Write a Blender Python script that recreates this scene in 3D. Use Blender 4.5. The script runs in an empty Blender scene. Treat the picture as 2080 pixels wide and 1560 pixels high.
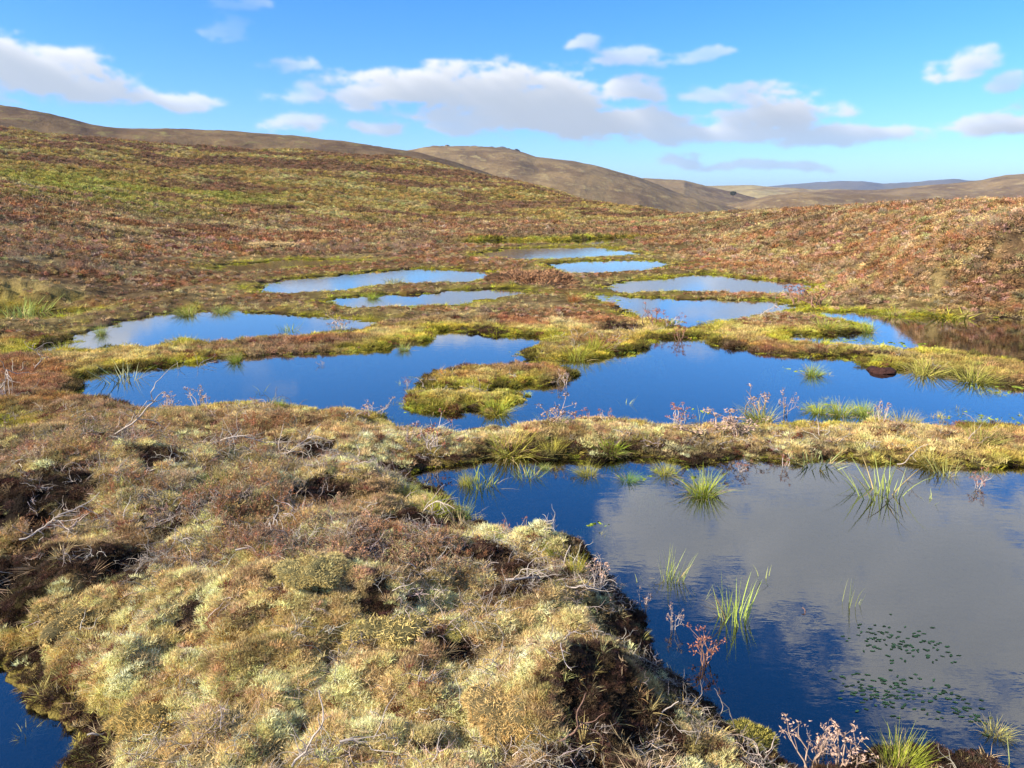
import bpy, math, random
import numpy as np
from mathutils import Vector
PI = math.pi
rng = np.random.default_rng(11)
random.seed(5)
scene = bpy.context.scene
COL = scene.collection

# ------------------------------------------------------------------ camera
CAM_H, PITCH, FPX = 2.2, 13.0, 1560.0            # eye height over the water, degrees down, focal length in photo pixels
cam_data = bpy.data.cameras.new('camera')
cam_data.sensor_width = 36.0
cam_data.lens = 36.0 * FPX / 2080.0
cam_data.clip_start, cam_data.clip_end = 0.05, 40000.0
cam = bpy.data.objects.new('camera', cam_data)
cam.location = (0, 0, CAM_H)
cam.rotation_euler = (math.radians(90 - PITCH), 0, 0)
COL.objects.link(cam)
scene.camera = cam

# ------------------------------------------------------------------ light
SUN_AZ, SUN_EL = -112.0, 31.0                     # degrees from +Y towards +X; sun stands left and a little behind
SKY_STRENGTH, SUN_STRENGTH, EXPOSURE = 0.085, 5.0, 1.03
CLOUD_SHADE, CLOUD_LIT = (3.55, 3.85, 4.15), (6.7, 6.65, 6.55)
a, e = math.radians(SUN_AZ), math.radians(SUN_EL)
SUN_DIR = Vector((math.sin(a) * math.cos(e), math.cos(a) * math.cos(e), math.sin(e)))
sun_data = bpy.data.lights.new('sun', 'SUN')
sun_data.energy, sun_data.angle, sun_data.color = SUN_STRENGTH, math.radians(0.53), (1.0, 0.895, 0.735)
sun = bpy.data.objects.new('sun', sun_data)
sun.rotation_euler = SUN_DIR.to_track_quat('Z', 'Y').to_euler()
COL.objects.link(sun)
vs = scene.view_settings
vs.view_transform, vs.look, vs.exposure, vs.gamma, vs.use_curve_mapping = 'Standard', 'None', EXPOSURE, 1.0, False
scene.render.film_transparent = False
cy = scene.cycles
cy.max_bounces, cy.diffuse_bounces, cy.glossy_bounces, cy.transparent_max_bounces, cy.transmission_bounces = 6, 2, 3, 8, 3
cy.volume_bounces = 0
cy.use_denoising = True
cy.use_adaptive_sampling = True
cy.adaptive_threshold = .02
cy.caustics_reflective = cy.caustics_refractive = False
cy.sample_clamp_indirect = 4.0


def pix_dir(px, py):
    """unit direction through a pixel of the 2080x1560 photograph"""
    cx, cyy = (px - 1040.0) / FPX, (780.0 - py) / FPX
    p = math.radians(PITCH)
    d = np.array([cx, math.cos(p) + cyy * math.sin(p), -math.sin(p) + cyy * math.cos(p)])
    return d / np.linalg.norm(d)


def pix_ground(px, py, z=0.0):
    d = pix_dir(px, py)
    t = (z - CAM_H) / d[2]
    return d[0] * t, d[1] * t


# ------------------------------------------------------------------ noise
_perm = rng.permutation(4096).astype(np.int32)
_grad = rng.uniform(0, 2 * PI, 4096)
_gcos, _gsin = np.cos(_grad).astype(np.float32), np.sin(_grad).astype(np.float32)


def perlin(x, y):
    x, y = np.asarray(x, np.float64), np.asarray(y, np.float64)
    fx0, fy0 = np.floor(x), np.floor(y)
    xi, yi = fx0.astype(np.int32), fy0.astype(np.int32)
    xf, yf = (x - fx0).astype(np.float32), (y - fy0).astype(np.float32)
    u, v = xf * xf * xf * (xf * (xf * 6 - 15) + 10), yf * yf * yf * (yf * (yf * 6 - 15) + 10)

    def g(ix, iy, fx, fy):
        k = _perm[(_perm[ix & 4095] + iy) & 4095]
        return _gcos[k] * fx + _gsin[k] * fy
    a0 = g(xi, yi, xf, yf); a1 = g(xi + 1, yi, xf - 1, yf)
    b0 = g(xi, yi + 1, xf, yf - 1); b1 = g(xi + 1, yi + 1, xf - 1, yf - 1)
    return ((a0 + u * (a1 - a0)) * (1 - v) + (b0 + u * (b1 - b0)) * v) * 1.5


def fbm(x, y, octv=4, gain=.5, seed=0):
    t, am, fr = np.zeros_like(x, dtype=float), 1.0, 1.0
    for o in range(octv):
        t += am * perlin(x * fr + seed * 17.31 + o * 5.7, y * fr - seed * 9.17 + o * 3.3)
        am *= gain; fr *= 2.03
    return t


def sstep(x, a, b):
    t = np.clip((x - a) / (b - a), 0, 1)
    return t * t * (3 - 2 * t)


# ------------------------------------------------------------------ sky with clouds
class NT:
    def __init__(self, tree):
        self.t = tree

    def n(self, typ, **kw):
        nd = self.t.nodes.new(typ)
        for k, v in kw.items():
            setattr(nd, k, v)
        return nd

    def link(self, a, b):
        self.t.links.new(a, b)

    def put(self, sock, v):
        if isinstance(v, bpy.types.NodeSocket):
            self.t.links.new(v, sock)
        elif v is not None:
            sock.default_value = v

    def m(self, op, a=None, b=None, c=None, clamp=False):
        nd = self.n('ShaderNodeMath', operation=op, use_clamp=clamp)
        for i, v in enumerate((a, b, c)):
            self.put(nd.inputs[i], v)
        return nd.outputs[0]

    def v(self, op, a=None, b=None, s=None):
        nd = self.n('ShaderNodeVectorMath', operation=op)
        self.put(nd.inputs[0], a)
        if b is not None:
            self.put(nd.inputs[1], b)
        if s is not None:
            self.put(nd.inputs['Scale'], s)
        return nd.outputs['Value'] if op in ('LENGTH', 'DOT_PRODUCT') else nd.outputs['Vector']

    def noise(self, vec, scale, detail=4, rough=0.55, col=False, dist=0.0):
        nd = self.n('ShaderNodeTexNoise')
        self.put(nd.inputs['Vector'], vec)
        nd.inputs['Scale'].default_value = scale
        nd.inputs['Detail'].default_value = detail
        nd.inputs['Roughness'].default_value = rough
        nd.inputs['Distortion'].default_value = dist
        return nd.outputs['Color' if col else 'Fac']

    def smooth(self, val, a, b, lo=0.0, hi=1.0):
        nd = self.n('ShaderNodeMapRange', interpolation_type='SMOOTHSTEP')
        self.put(nd.inputs['Value'], val)
        for i, q in zip((1, 2, 3, 4), (a, b, lo, hi)):
            nd.inputs[i].default_value = q
        return nd.outputs[0]

    def mix(self, f, a, b, mode='MIX'):
        nd = self.n('ShaderNodeMix', data_type='RGBA', blend_type=mode)
        self.put(nd.inputs[0], f)
        self.put(nd.inputs[6], a if not isinstance(a, tuple) else (*a, 1)[:4])
        self.put(nd.inputs[7], b if not isinstance(b, tuple) else (*b, 1)[:4])
        return nd.outputs[2]


world = bpy.data.worlds.new('World')
scene.world = world
world.use_nodes = True
wt = world.node_tree
wt.nodes.clear()
W = NT(wt)
sky = W.n('ShaderNodeTexSky', sky_type='NISHITA', sun_disc=False)
sky.sun_elevation, sky.sun_rotation = e, a % (2 * PI)
sky.altitude, sky.air_density, sky.dust_density, sky.ozone_density = 400.0, 1.0, 0.1, 2.5
hs = W.n('ShaderNodeHueSaturation')
hs.inputs['Hue'].default_value, hs.inputs['Saturation'].default_value, hs.inputs['Value'].default_value = 0.5, 1.2, 1.12
W.link(W.mix(1.0, sky.outputs[0], (.80, .95, 1.25), 'MULTIPLY'), hs.inputs['Color'])
# the clouds of the photograph: pixel centre, half sizes in pixels, weight
CLOUDS = [(60, 150, 170, 62, 1.0), (-90, 130, 170, 75, 1.0), (170, 190, 95, 30, .9), (330, 203, 80, 20, .8), (590, 135, 60, 14, .16), (460, 55, 40, 30, .12),
          (612, 256, 62, 19, .9), (600, 200, 70, 22, .18), (830, 188, 170, 42, 1.0), (1000, 195, 200, 62, 1.0), (1110, 205, 120, 62, 1.0), (1000, 240, 150, 34, .9),
          (1280, 182, 75, 24, .85), (1275, 118, 62, 24, .6), (1190, 90, 40, 14, .14), (1230, 250, 160, 36, 1.0), (1340, 275, 90, 26, .9), (1555, 232, 130, 46, 1.0), (1560, 272, 140, 24, .9),
          (1760, 276, 110, 20, .85), (1950, 130, 62, 24, .9), (2030, 252, 100, 24, 1.0), (2150, 240, 110, 34, 1.0), (1370, 330, 60, 12, .6), (1560, 342, 130, 10, .45),
          (1450, 185, 70, 16, .3), (490, 5, 60, 14, .14), (1410, 110, 60, 14, .12), (2050, 165, 40, 22, .25), (1140, 240, 150, 46, 1.0), (1420, 272, 130, 28, .95), (1330, 250, 100, 32, .95), (1660, 285, 110, 20, .8), (730, 192, 60, 26, .8), (900, 170, 110, 40, 1.0), (920, 262, 50, 14, .5),
          (760, 258, 50, 12, .4)]
# the large cloud mirrored in the foreground pool stands above the frame: the water pixels' rays turned up
MIRRORED = [(1640, 1090, 330, 170, 1.0), (1900, 1180, 330, 260, 1.0), (2250, 1250, 420, 300, 1.0), (1350, 1075, 120, 110, .9), (1750, 1000, 330, 90, .9)]


CW, CHT = 2880, 720                                   # cloud sheet over the whole upper sky, 1/8 degree steps


def make_clouds():
    azs, els = np.radians(np.arange(CW) / 8 - 180), np.radians((np.arange(CHT) + .5) / 8)
    AZ, EL = np.meshgrid(azs, els)
    best, fine = np.full(AZ.shape, -1.0), np.zeros(AZ.shape)
    fs = np.s_[:440, 960:1920]                         # 60 degrees to each side, 55 up
    A, B = AZ[fs], EL[fs]
    w1, w2 = fbm(A * 11, B * 17, 3, .55, 61), fbm(A * 11, B * 17, 3, .55, 62)
    fine[fs] = fbm(A * 18 + 8 * B, B * 52, 6, .68, 63)
    qa, qe = A + .016 * w1, B + .008 * w2
    bf = best[fs]
    bf[:] = -9
    wm = np.ones(AZ.shape); wf = wm[fs]; tm = np.ones(AZ.shape); tf = tm[fs]
    for grp, up in ((CLOUDS, 1), (MIRRORED, -1)):
        for (px, py, rx, ry, wgt) in grp:
            d = pix_dir(px, py)
            ca, ce = math.atan2(d[0], d[1]), math.asin(d[2]) * up
            d2, d3 = pix_dir(px + rx, py), pix_dir(px, py - ry)
            rax = abs(math.atan2(d2[0], d2[1]) - ca)
            ray = max(abs(abs(math.asin(d3[2])) - abs(math.asin(d[2]))), .004)
            dy = (qe - ce) / ray
            dy = np.where(dy < 0, dy * 1.25, dy)
            nb = 1 - np.sqrt(((qa - ca) / (rax * 1.12)) ** 2 + (dy / 1.12) ** 2)
            up_ = nb > bf
            wf[up_] = wgt
            tf[up_] = 1 if up > 0 else .22          # the high cloud is a thin sheet
            bf[up_] = nb[up_]
    np.maximum(best, -1, out=best)
    # everywhere else: scattered cumulus of the same kind
    o = np.maximum(sstep(np.abs(AZ), .75, 1.0), sstep(EL, .72, .9) * np.ones_like(AZ))
    rest = np.repeat(np.repeat(1.5 * fbm(AZ[::4, ::4] * 3.0, EL[::4, ::4] * 5.0, 4, .5, 64) - .22, 4, 0), 4, 1)
    best = np.maximum(best, np.where(o > 0, rest * o + (o - 1), -1))
    D = best + .40 * fine * sstep(best, -.7, .1) + .10
    T = np.clip(D, 0, None) * tm
    # light comes from the upper left: march through the sheet towards it
    tau = np.zeros_like(T)
    for k in range(1, 14):
        sx, sy = int(round(k * 2.1)), int(round(k * 1.5))
        Sh = np.roll(T, sx, axis=1)
        Sh = np.concatenate([Sh[sy:], np.repeat(Sh[-1:], sy, 0)], 0)
        tau += Sh
    lit = np.exp(-tau * .34)
    for _ in range(6):
        wm = (wm + np.roll(wm, 6, 0) + np.roll(wm, -6, 0) + np.roll(wm, 6, 1) + np.roll(wm, -6, 1)) / 5
    mask = sstep(D, -.12, .48) * np.clip(wm * 1.1 - .05, 0, 1)
    img = bpy.data.images.new('cloud_sheet', CW, CHT, alpha=True, float_buffer=True)
    img.colorspace_settings.name = 'Non-Color'
    px = np.stack([mask, lit, mask * 0, mask * 0 + 1], -1).astype(np.float32)
    img.pixels.foreach_set(px.ravel())
    img.update()
    img.pack()
    return img


tc = W.n('ShaderNodeTexCoord')
sep = W.n('ShaderNodeSeparateXYZ')
W.link(tc.outputs['Generated'], sep.inputs[0])
uu = W.m('MULTIPLY_ADD', W.m('ARCTAN2', sep.outputs[0], sep.outputs[1]), 1 / (2 * PI), .5)
vv = W.m('MULTIPLY', W.m('ARCSINE', sep.outputs[2]), 2 / PI)
cmb = W.n('ShaderNodeCombineXYZ')
W.link(uu, cmb.inputs[0]); W.link(vv, cmb.inputs[1])
ti = W.n('ShaderNodeTexImage', image=make_clouds(), extension='EXTEND', interpolation='Cubic')
W.link(cmb.outputs[0], ti.inputs[0])
sc_ = W.n('ShaderNodeSeparateColor')
W.link(ti.outputs[0], sc_.inputs[0])
ccol = W.mix(sc_.outputs[1], CLOUD_SHADE, CLOUD_LIT)
final = W.mix(W.m('MULTIPLY', sc_.outputs[0], .95), hs.outputs[0], ccol)
bg = W.n('ShaderNodeBackground')
bg.inputs['Strength'].default_value = SKY_STRENGTH
W.link(final, bg.inputs['Color'])
wo = W.n('ShaderNodeOutputWorld')
W.link(bg.outputs[0], wo.inputs['Surface'])


# ------------------------------------------------------------------ noise and mesh helpers
class MB:
    """collects quads with a per-vertex brightness and becomes ONE mesh"""
    def __init__(self):
        self.V, self.F, self.A, self.n = [], [], [], 0

    def add(self, verts, faces, att=None):
        verts = np.asarray(verts, float).reshape(-1, 3)
        self.V.append(verts)
        self.F.append(np.asarray(faces, np.int64).reshape(-1, 4) + self.n)
        self.A.append(np.ones(len(verts)) if att is None else np.broadcast_to(np.asarray(att, float), (len(verts),)))
        self.n += len(verts)

    def mesh(self, name, mat=None, smooth=True, color=None):
        V, F = np.concatenate(self.V), np.concatenate(self.F)
        me = quick_mesh(name, V, F, mat, smooth)
        at = me.attributes.new('v', 'FLOAT', 'POINT')
        at.data.foreach_set('value', np.concatenate(self.A).astype(np.float32))
        return me


def quick_mesh(name, V, F, mat=None, smooth=True):
    me = bpy.data.meshes.new(name)
    me.vertices.add(len(V))
    me.vertices.foreach_set('co', np.asarray(V, np.float32).ravel())
    me.loops.add(F.size)
    me.loops.foreach_set('vertex_index', F.astype(np.int32).ravel())
    me.polygons.add(len(F))
    me.polygons.foreach_set('loop_start', np.arange(0, F.size, F.shape[1], dtype=np.int32))
    me.polygons.foreach_set('use_smooth', np.full(len(F), smooth))
    me.update(calc_edges=True)
    me.validate()
    if mat:
        me.materials.append(mat)
    return me


def obj(name, me, parent=None, **props):
    o = bpy.data.objects.new(name, me)
    COL.objects.link(o)
    if parent:
        o.parent = parent
    for k, v in props.items():
        o[k] = v
    return o


def new_mat(name):
    m = bpy.data.materials.new(name)
    m.use_nodes = True
    m.node_tree.nodes.clear()
    return m, NT(m.node_tree)


def out(N, sh):
    o = N.n('ShaderNodeOutputMaterial')
    N.link(sh, o.inputs['Surface'])
    return o


def principled(N, col, rough=.8, spec=.2, normal=None):
    b = N.n('ShaderNodeBsdfPrincipled')
    N.put(b.inputs['Base Color'], col if not isinstance(col, tuple) else (*col, 1)[:4])
    N.put(b.inputs['Roughness'], rough)
    b.inputs['Specular IOR Level'].default_value = spec
    if normal is not None:
        N.link(normal, b.inputs['Normal'])
    return b


def attr(N, name, typ='GEOMETRY'):
    nd = N.n('ShaderNodeAttribute', attribute_name=name, attribute_type=typ)
    return nd


def plant_mat(name, transl=.25, rough=.75, spec=.15):
    """colour = the plant's own tint times a per-leaf variation"""
    m, N = new_mat(name)
    t = attr(N, 'tint', 'INSTANCER').outputs['Color']
    v = attr(N, 'v').outputs['Fac']
    c = N.v('SCALE', t, s=v)
    b = principled(N, c, rough, spec)
    if transl:
        tr = N.n('ShaderNodeBsdfTranslucent')
        N.link(c, tr.inputs['Color'])
        mx = N.n('ShaderNodeMixShader')
        mx.inputs[0].default_value = transl
        N.link(b.outputs[0], mx.inputs[1]); N.link(tr.outputs[0], mx.inputs[2])
        out(N, mx.outputs[0])
    else:
        out(N, b.outputs[0])
    return m


M_LEAF = plant_mat('leaf', .3)
M_MOSS = plant_mat('moss', .2, .95, .05)
M_TWIG = plant_mat('twig', 0, .85, .1)

# ------------------------------------------------------------------ pools: shorelines read off the photo, laid on the water level
POOLS = [
    ('dark foreground pool reflecting a large grey cloud', [(835, 965), (880, 948), (935, 944), (1010, 932), (1065, 925), (1150, 928), (1230, 938), (1290, 925), (1400, 938), (1500, 928), (1600, 936), (1730, 926), (1850, 938), (1960, 946), (2090, 950), (2400, 958), (2900, 1100), (3300, 1500), (2500, 1640), (2120, 1600), (2010, 1552), (1900, 1530), (1800, 1535), (1690, 1560), (1620, 1575), (1560, 1530), (1490, 1470), (1430, 1410), (1340, 1345), (1290, 1280), (1245, 1215), (1230, 1165), (1195, 1130), (1110, 1115), (1010, 1092), (955, 1055), (905, 1025), (870, 990)]),
    ('long blue pool stretching across the middle of the bog with a small islet in it', [(175, 790), (205, 765), (270, 750), (400, 738), (500, 728), (600, 722), (690, 715), (720, 718), (790, 706), (880, 694), (905, 672), (960, 682), (1060, 684), (1100, 690), (1050, 716), (1065, 735), (1140, 740), (1200, 732), (1290, 716), (1350, 690), (1420, 688), (1440, 700), (1530, 716), (1620, 722), (1700, 728), (1730, 738), (1770, 752), (1860, 755), (1960, 768), (2080, 790), (2300, 800), (2400, 860), (2200, 862), (2060, 858), (1980, 868), (1860, 864), (1770, 856), (1660, 862), (1560, 858), (1480, 862), (1380, 866), (1250, 858), (1150, 858), (1060, 862), (985, 874), (930, 884), (880, 884), (825, 872), (790, 850), (735, 838), (640, 832), (560, 824), (480, 824), (400, 830), (340, 836), (290, 822), (210, 806)]),
    ('blue pool at the left with reeds at its far shore', [(60, 722), (110, 700), (170, 690), (215, 668), (270, 652), (335, 642), (420, 632), (470, 632), (560, 640), (640, 646), (720, 650), (775, 660), (700, 674), (610, 682), (520, 690), (440, 694), (370, 690), (300, 706), (215, 708), (130, 712)]),
    ('pale pool left of centre with a straight grassy near bank', [(540, 584), (590, 568), (680, 562), (770, 553), (860, 546), (980, 553), (985, 566), (900, 572), (800, 576), (720, 582), (650, 592), (570, 594)]),
    ('narrow pale pool below the grassy strip left of centre', [(672, 612), (740, 602), (850, 600), (960, 590), (1045, 588), (1065, 598), (980, 608), (900, 618), (820, 622), (730, 622)]),
    ('far pale pool nearest the heather moor', [(985, 516), (1040, 506), (1130, 503), (1220, 504), (1285, 516), (1200, 522), (1090, 526), (1010, 522)]),
    ('white reflecting pool just right of the brown mound', [(1135, 536), (1210, 531), (1300, 530), (1355, 537), (1305, 546), (1220, 553), (1160, 554)]),
    ('blue pool right of centre behind a green grass strip', [(1235, 582), (1290, 572), (1370, 566), (1430, 558), (1500, 567), (1600, 572), (1645, 580), (1605, 598), (1500, 594), (1400, 590), (1330, 591), (1270, 592)]),
    ('blue pool right of centre in front of the green grass strip', [(1215, 600), (1260, 604), (1350, 608), (1450, 612), (1560, 612), (1600, 622), (1575, 634), (1500, 640), (1440, 655), (1400, 668), (1375, 650), (1300, 640), (1265, 620)]),
    ('dark pool at the right mirroring the brown bank', [(1655, 636), (1720, 634), (1790, 640), (1880, 646), (1980, 648), (2090, 650), (2350, 660), (2500, 730), (2300, 748), (2090, 742), (2000, 722), (1900, 712), (1790, 704), (1690, 700), (1600, 694), (1620, 684), (1720, 682), (1790, 674), (1760, 654), (1700, 648)]),
    ('thin sliver of far water on the left', [(985, 496), (1010, 489), (1060, 490), (1040, 496)]),
    ('thin sliver of far water on the right', [(1140, 494), (1220, 485), (1275, 486), (1255, 492), (1190, 496)]),
    ('dull narrow pool mirroring brown heather at the left', [(430, 548), (500, 536), (600, 528), (720, 530), (660, 538), (560, 544), (490, 552)]),
    ('dark corner of water at the lower left', [(-500, 1300), (-60, 1335), (0, 1362), (30, 1410), (70, 1470), (140, 1520), (175, 1600), (120, 1700), (-500, 1800)]),
    ('narrow dark water with pale reeds at the left edge', [(-300, 650), (-100, 632), (20, 634), (110, 632), (150, 636), (90, 646), (-60, 656), (-250, 664)]),
    ('small dark puddle at the far left shore', [(-120, 872), (-40, 864), (15, 868), (0, 882), (-90, 890)]),
]
ISLETS = [
    [(842, 782), (870, 766), (930, 752), (1000, 748), (1080, 740), (1150, 750), (1165, 768), (1120, 782), (1040, 786), (960, 798), (890, 794)],
    [(838, 826), (860, 806), (920, 806), (990, 806), (1048, 800), (1052, 822), (1000, 838), (930, 834), (870, 838)],
]
POOLS_W = [(lab, np.array([pix_ground(*p) for p in poly])) for lab, poly in POOLS]
ISLETS_W = [np.array([pix_ground(*p) for p in poly]) for poly in ISLETS]


def poly_sd(x, y, P):
    """signed distance to a polygon, negative inside"""
    best = np.full(x.shape, 1e9)
    inside = np.zeros(x.shape, bool)
    n = len(P)
    for i in range(n):
        ax, ay = P[i]; bx, by = P[(i + 1) % n]
        ex, ey = bx - ax, by - ay
        t = np.clip(((x - ax) * ex + (y - ay) * ey) / (ex * ex + ey * ey + 1e-12), 0, 1)
        best = np.minimum(best, (x - ax - t * ex) ** 2 + (y - ay - t * ey) ** 2)
        c = (ay > y) != (by > y)
        if ey != 0:
            inside ^= c & (x < ex * (y - ay) / ey + ax)
    return np.where(inside, -1, 1) * np.sqrt(best)


# ------------------------------------------------------------------ the lie of the land: control heights (pixel x, pixel y, metres away)
CTRL = [
    (-300, 560, 23), (-300, 470, 38), (-300, 380, 70), (-300, 300, 120), (-300, 215, 200),
    (0, 560, 22), (0, 500, 31), (0, 440, 47), (0, 380, 76), (0, 326, 120), (0, 270, 200),
    (200, 520, 32), (200, 450, 55), (200, 380, 95), (200, 328, 140), (200, 290, 210),
    (400, 470, 56), (400, 430, 76), (400, 380, 112), (400, 338, 165), (400, 304, 240),
    (800, 460, 72), (800, 420, 100), (800, 380, 140), (800, 346, 190), (800, 322, 260),
    (600, 440, 76), (600, 380, 125), (600, 312, 250),
    (1000, 450, 82), (1000, 406, 130), (1000, 366, 215), (900, 338, 245),
    (1100, 445, 86), (1100, 420, 118), (1100, 394, 160), (1060, 374, 200),
    (1200, 444, 90), (1200, 420, 120), (1200, 408, 145),
    (1300, 446, 90), (1310, 428, 120), (1420, 440, 95),
    (1500, 470, 56), (1500, 432, 84), (1600, 480, 43), (1600, 440, 58), (1600, 432, 74), (1700, 427, 68), (1700, 430, 85),
    (1750, 520, 31), (1750, 460, 40), (1850, 560, 20.5), (1850, 500, 24), (1850, 445, 32), (1850, 420, 54),
    (2080, 600, 16.8), (2080, 540, 18.5), (2080, 470, 21), (2080, 436, 25), (2080, 416, 33), (2080, 418, 44), (1960, 530, 19), (1960, 480, 22), (1960, 440, 29), (1960, 418, 42), (1960, 420, 56),
    (2300, 590, 16.5), (2300, 520, 18.5), (2300, 440, 23), (2300, 408, 33), (2300, 410, 45),
]
CTRL_Z = []                                             # (theta deg, r, z)
for th in range(-50, 51, 10):
    for rr in (0.6, 2.0, 5.0, 10.0):
        CTRL_Z.append((th, rr, 0.0))
for th in (-50, -40, -30, -20, -10, 0, 10, 20, 30):
    CTRL_Z.append((th, 15.5, 0.0))
for th in (-18, -8, 0, 8, 16):
    CTRL_Z.append((th, 25.0, 0.0))
for th in (-12, -4, 2, 8):
    CTRL_Z.append((th, 40.0, 0.0))
CTRL_Z += [(-2, 54.0, 0.05), (5, 54.0, 0.05),
           (-45, 320, 31), (-34, 320, 28), (-20, 320, 21), (-8, 320, 12), (0, 320, 6), (6, 220, 0.0), (5, 320, -4), (10, 160, -4), (10, 320, -12), (14, 130, -1.5), (14, 320, -14), (20, 130, -1), (20, 320, -14),
           (28, 110, .3), (28, 320, -12), (34, 90, .6), (34, 320, -12), (45, 80, .8), (45, 320, -12)]
cth, clr, cval = [], [], []
for px, py, D in CTRL:
    d = pix_dir(px, py)
    h = math.hypot(d[0], d[1])
    cth.append(math.atan2(d[0], d[1])); clr.append(math.log(D)); cval.append((CAM_H + D * d[2] / h) / (D + 15))
for th, D, z in CTRL_Z:
    cth.append(math.radians(th)); clr.append(math.log(D)); cval.append(z / (D + 15))
cth, clr, cval = np.array(cth) * 3.2, np.array(clr), np.array(cval)


def tps(r2):
    return .5 * r2 * np.log(r2 + 1e-9)


nC = len(cth)
K = tps((cth[:, None] - cth[None]) ** 2 + (clr[:, None] - clr[None]) ** 2) + np.eye(nC) * 2e-3
Pm = np.stack([np.ones(nC), cth, clr], 1)
Amat = np.block([[K, Pm], [Pm.T, np.zeros((3, 3))]])
SOL = np.linalg.solve(Amat, np.concatenate([cval, np.zeros(3)]))


def lie(th, lr):
    th = np.clip(th, -.9, .9) * 3.2
    s = SOL[nC] + SOL[nC + 1] * th + SOL[nC + 2] * lr
    for i in range(nC):
        s = s + SOL[i] * tps((th - cth[i]) ** 2 + (lr - clr[i]) ** 2)
    return s * (np.exp(lr) + 15)


# ground sheet: one polar grid round the standpoint, fine ahead and coarse behind
TH_F = np.radians(np.arange(-54, 54.01, 0.18))
TH_B = np.radians(np.concatenate([np.arange(-180, -54.5, 3.0), np.arange(57, 180, 3.0)]))
LR = np.arange(math.log(0.55), math.log(330), 0.0076)
NF, NR = len(TH_F), len(LR)
TH = np.concatenate([TH_B[TH_B < 0], TH_F, TH_B[TH_B > 0]])
i0 = int((TH_B < 0).sum())
gth, glr = np.meshgrid(TH, LR, indexing='ij')
gr = np.exp(glr)
gx, gy = np.sin(gth) * gr, np.cos(gth) * gr
nearm = gr < 75
wx, wy = gx[nearm], gy[nearm]
amp = .03 + .013 * gr[nearm]
qx = wx + amp * (fbm(wx * 1.3, wy * 1.3, 3, .6, 3) + .5 * fbm(wx * 5, wy * 5, 2, .5, 5)) + .03 * fbm(wx * 11, wy * 11, 2, .6, 15)
qy = wy + amp * (fbm(wx * 1.3, wy * 1.3, 3, .6, 4) + .5 * fbm(wx * 5, wy * 5, 2, .5, 6)) + .03 * fbm(wx * 11, wy * 11, 2, .6, 16)
dpools = np.full((len(POOLS_W),) + gth.shape, 1e3)
for i, (lab, P) in enumerate(POOLS_W):
    tmp = dpools[i]
    bb0, bb1 = P.min(0) - 6, P.max(0) + 6
    s = (qx > bb0[0]) & (qx < bb1[0]) & (qy > bb0[1]) & (qy < bb1[1])
    v = np.full(len(qx), 6.0)
    rbar = float(np.hypot(P[:, 0], P[:, 1]).mean())
    v[s] = poly_sd(qx[s], qy[s], P) - (.012 * rbar if rbar > 10 else 0)
    tmp[nearm] = v
dmin = dpools.min(0)
for P in ISLETS_W:
    v = poly_sd(qx, qy, P) + .16 * fbm(qx * 3.2, qy * 3.2, 3, .6, 18)
    t = dmin[nearm]
    dmin[nearm] = np.where(v < 1.0, np.maximum(t, -v), t)
dmin = np.minimum(dmin, 6.0)
E = lie(gth, glr)
# hummocks and hollows on land
land = sstep(dmin, 0.0, .5)
big = fbm(gx / 1.6, gy / 1.6, 3, .5, 1)
mid_ = fbm(gx / .5, gy / .5, 3, .55, 2)
fin = fbm(gx / .13, gy / .13, 2, .6, 7)
bil = np.abs(perlin(gx / .72 + .25 * mid_, gy / .72 + 7.7)) + .45 * np.abs(perlin(gx / .27, gy / .27 + 3.1))     # rounded cushions with creases between
hil = fbm(gx / 7, gy / 7, 4, .5, 8)
front = sstep(9.5 - gr, 0, 5)                          # the high hummock the photographer stands on
rise = ((.085 + .05 * big) * (1 - .55 * sstep(gr, 9, 14)) + .30 * front * sstep(-gx + .9, -.8, 1.3) * (1 - .45 * sstep(gr, 3.6, 6) * sstep(gx, -1.2, -.2))) * (1 - np.exp(-np.maximum(dmin, 0) / (.35 + .55 * front - .62 * front * sstep(np.degrees(gth), -4, 4))))
bump_ = land * front * .21 * (bil - .33) + land * (.05 * mid_ * (1 - .5 * front) + .07 * big * sstep(dmin, .2, 1.2)) * (1 - .0 * front) + .012 * fin * land * (gr < 18)
bump_ += sstep(dmin, .4, 4.5) * np.clip(gr / 60, 0, 1) * (.16 * hil + .10 * fbm(gx / 2.2, gy / 2.2, 2, .5, 9))
bump_ += sstep(gr, 70, 200) * 1.2 * fbm(gx / 40, gy / 40, 3, .5, 10)
Z = np.where(dmin > 0, .012 + rise + bump_ * sstep(dmin, 0, .35) + E * sstep(dmin, 0, 1.2 + 2.2 * sstep(np.degrees(gth), 14, 26)), -.42 * (1 - np.exp(np.minimum(dmin, 0) / .45)) - .004)
Z = np.where((dmin > 0) & (gr < 75), np.maximum(Z, .008 + .02 * np.clip(dmin, 0, 1)), Z)
DM = dmin
BIL = bil * land

# lay of the plant cover, as base colours of the plants and peat themselves
C_STRAW, C_OLIVE, C_GREEN = np.array([.56, .43, .20]), np.array([.24, .185, .07]), np.array([.50, .46, .04])
C_RUSSET, C_BROWN, C_PINK = np.array([.29, .145, .068]), np.array([.25, .165, .092]), np.array([.38, .275, .19])
C_PEAT, C_BLEACH, C_ORANGE = np.array([.022, .015, .011]), np.array([.52, .44, .37]), np.array([.42, .19, .055])


def lerp(a, b, t):
    t = np.asarray(t)[..., None]
    return a * (1 - t) + b * t


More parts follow.
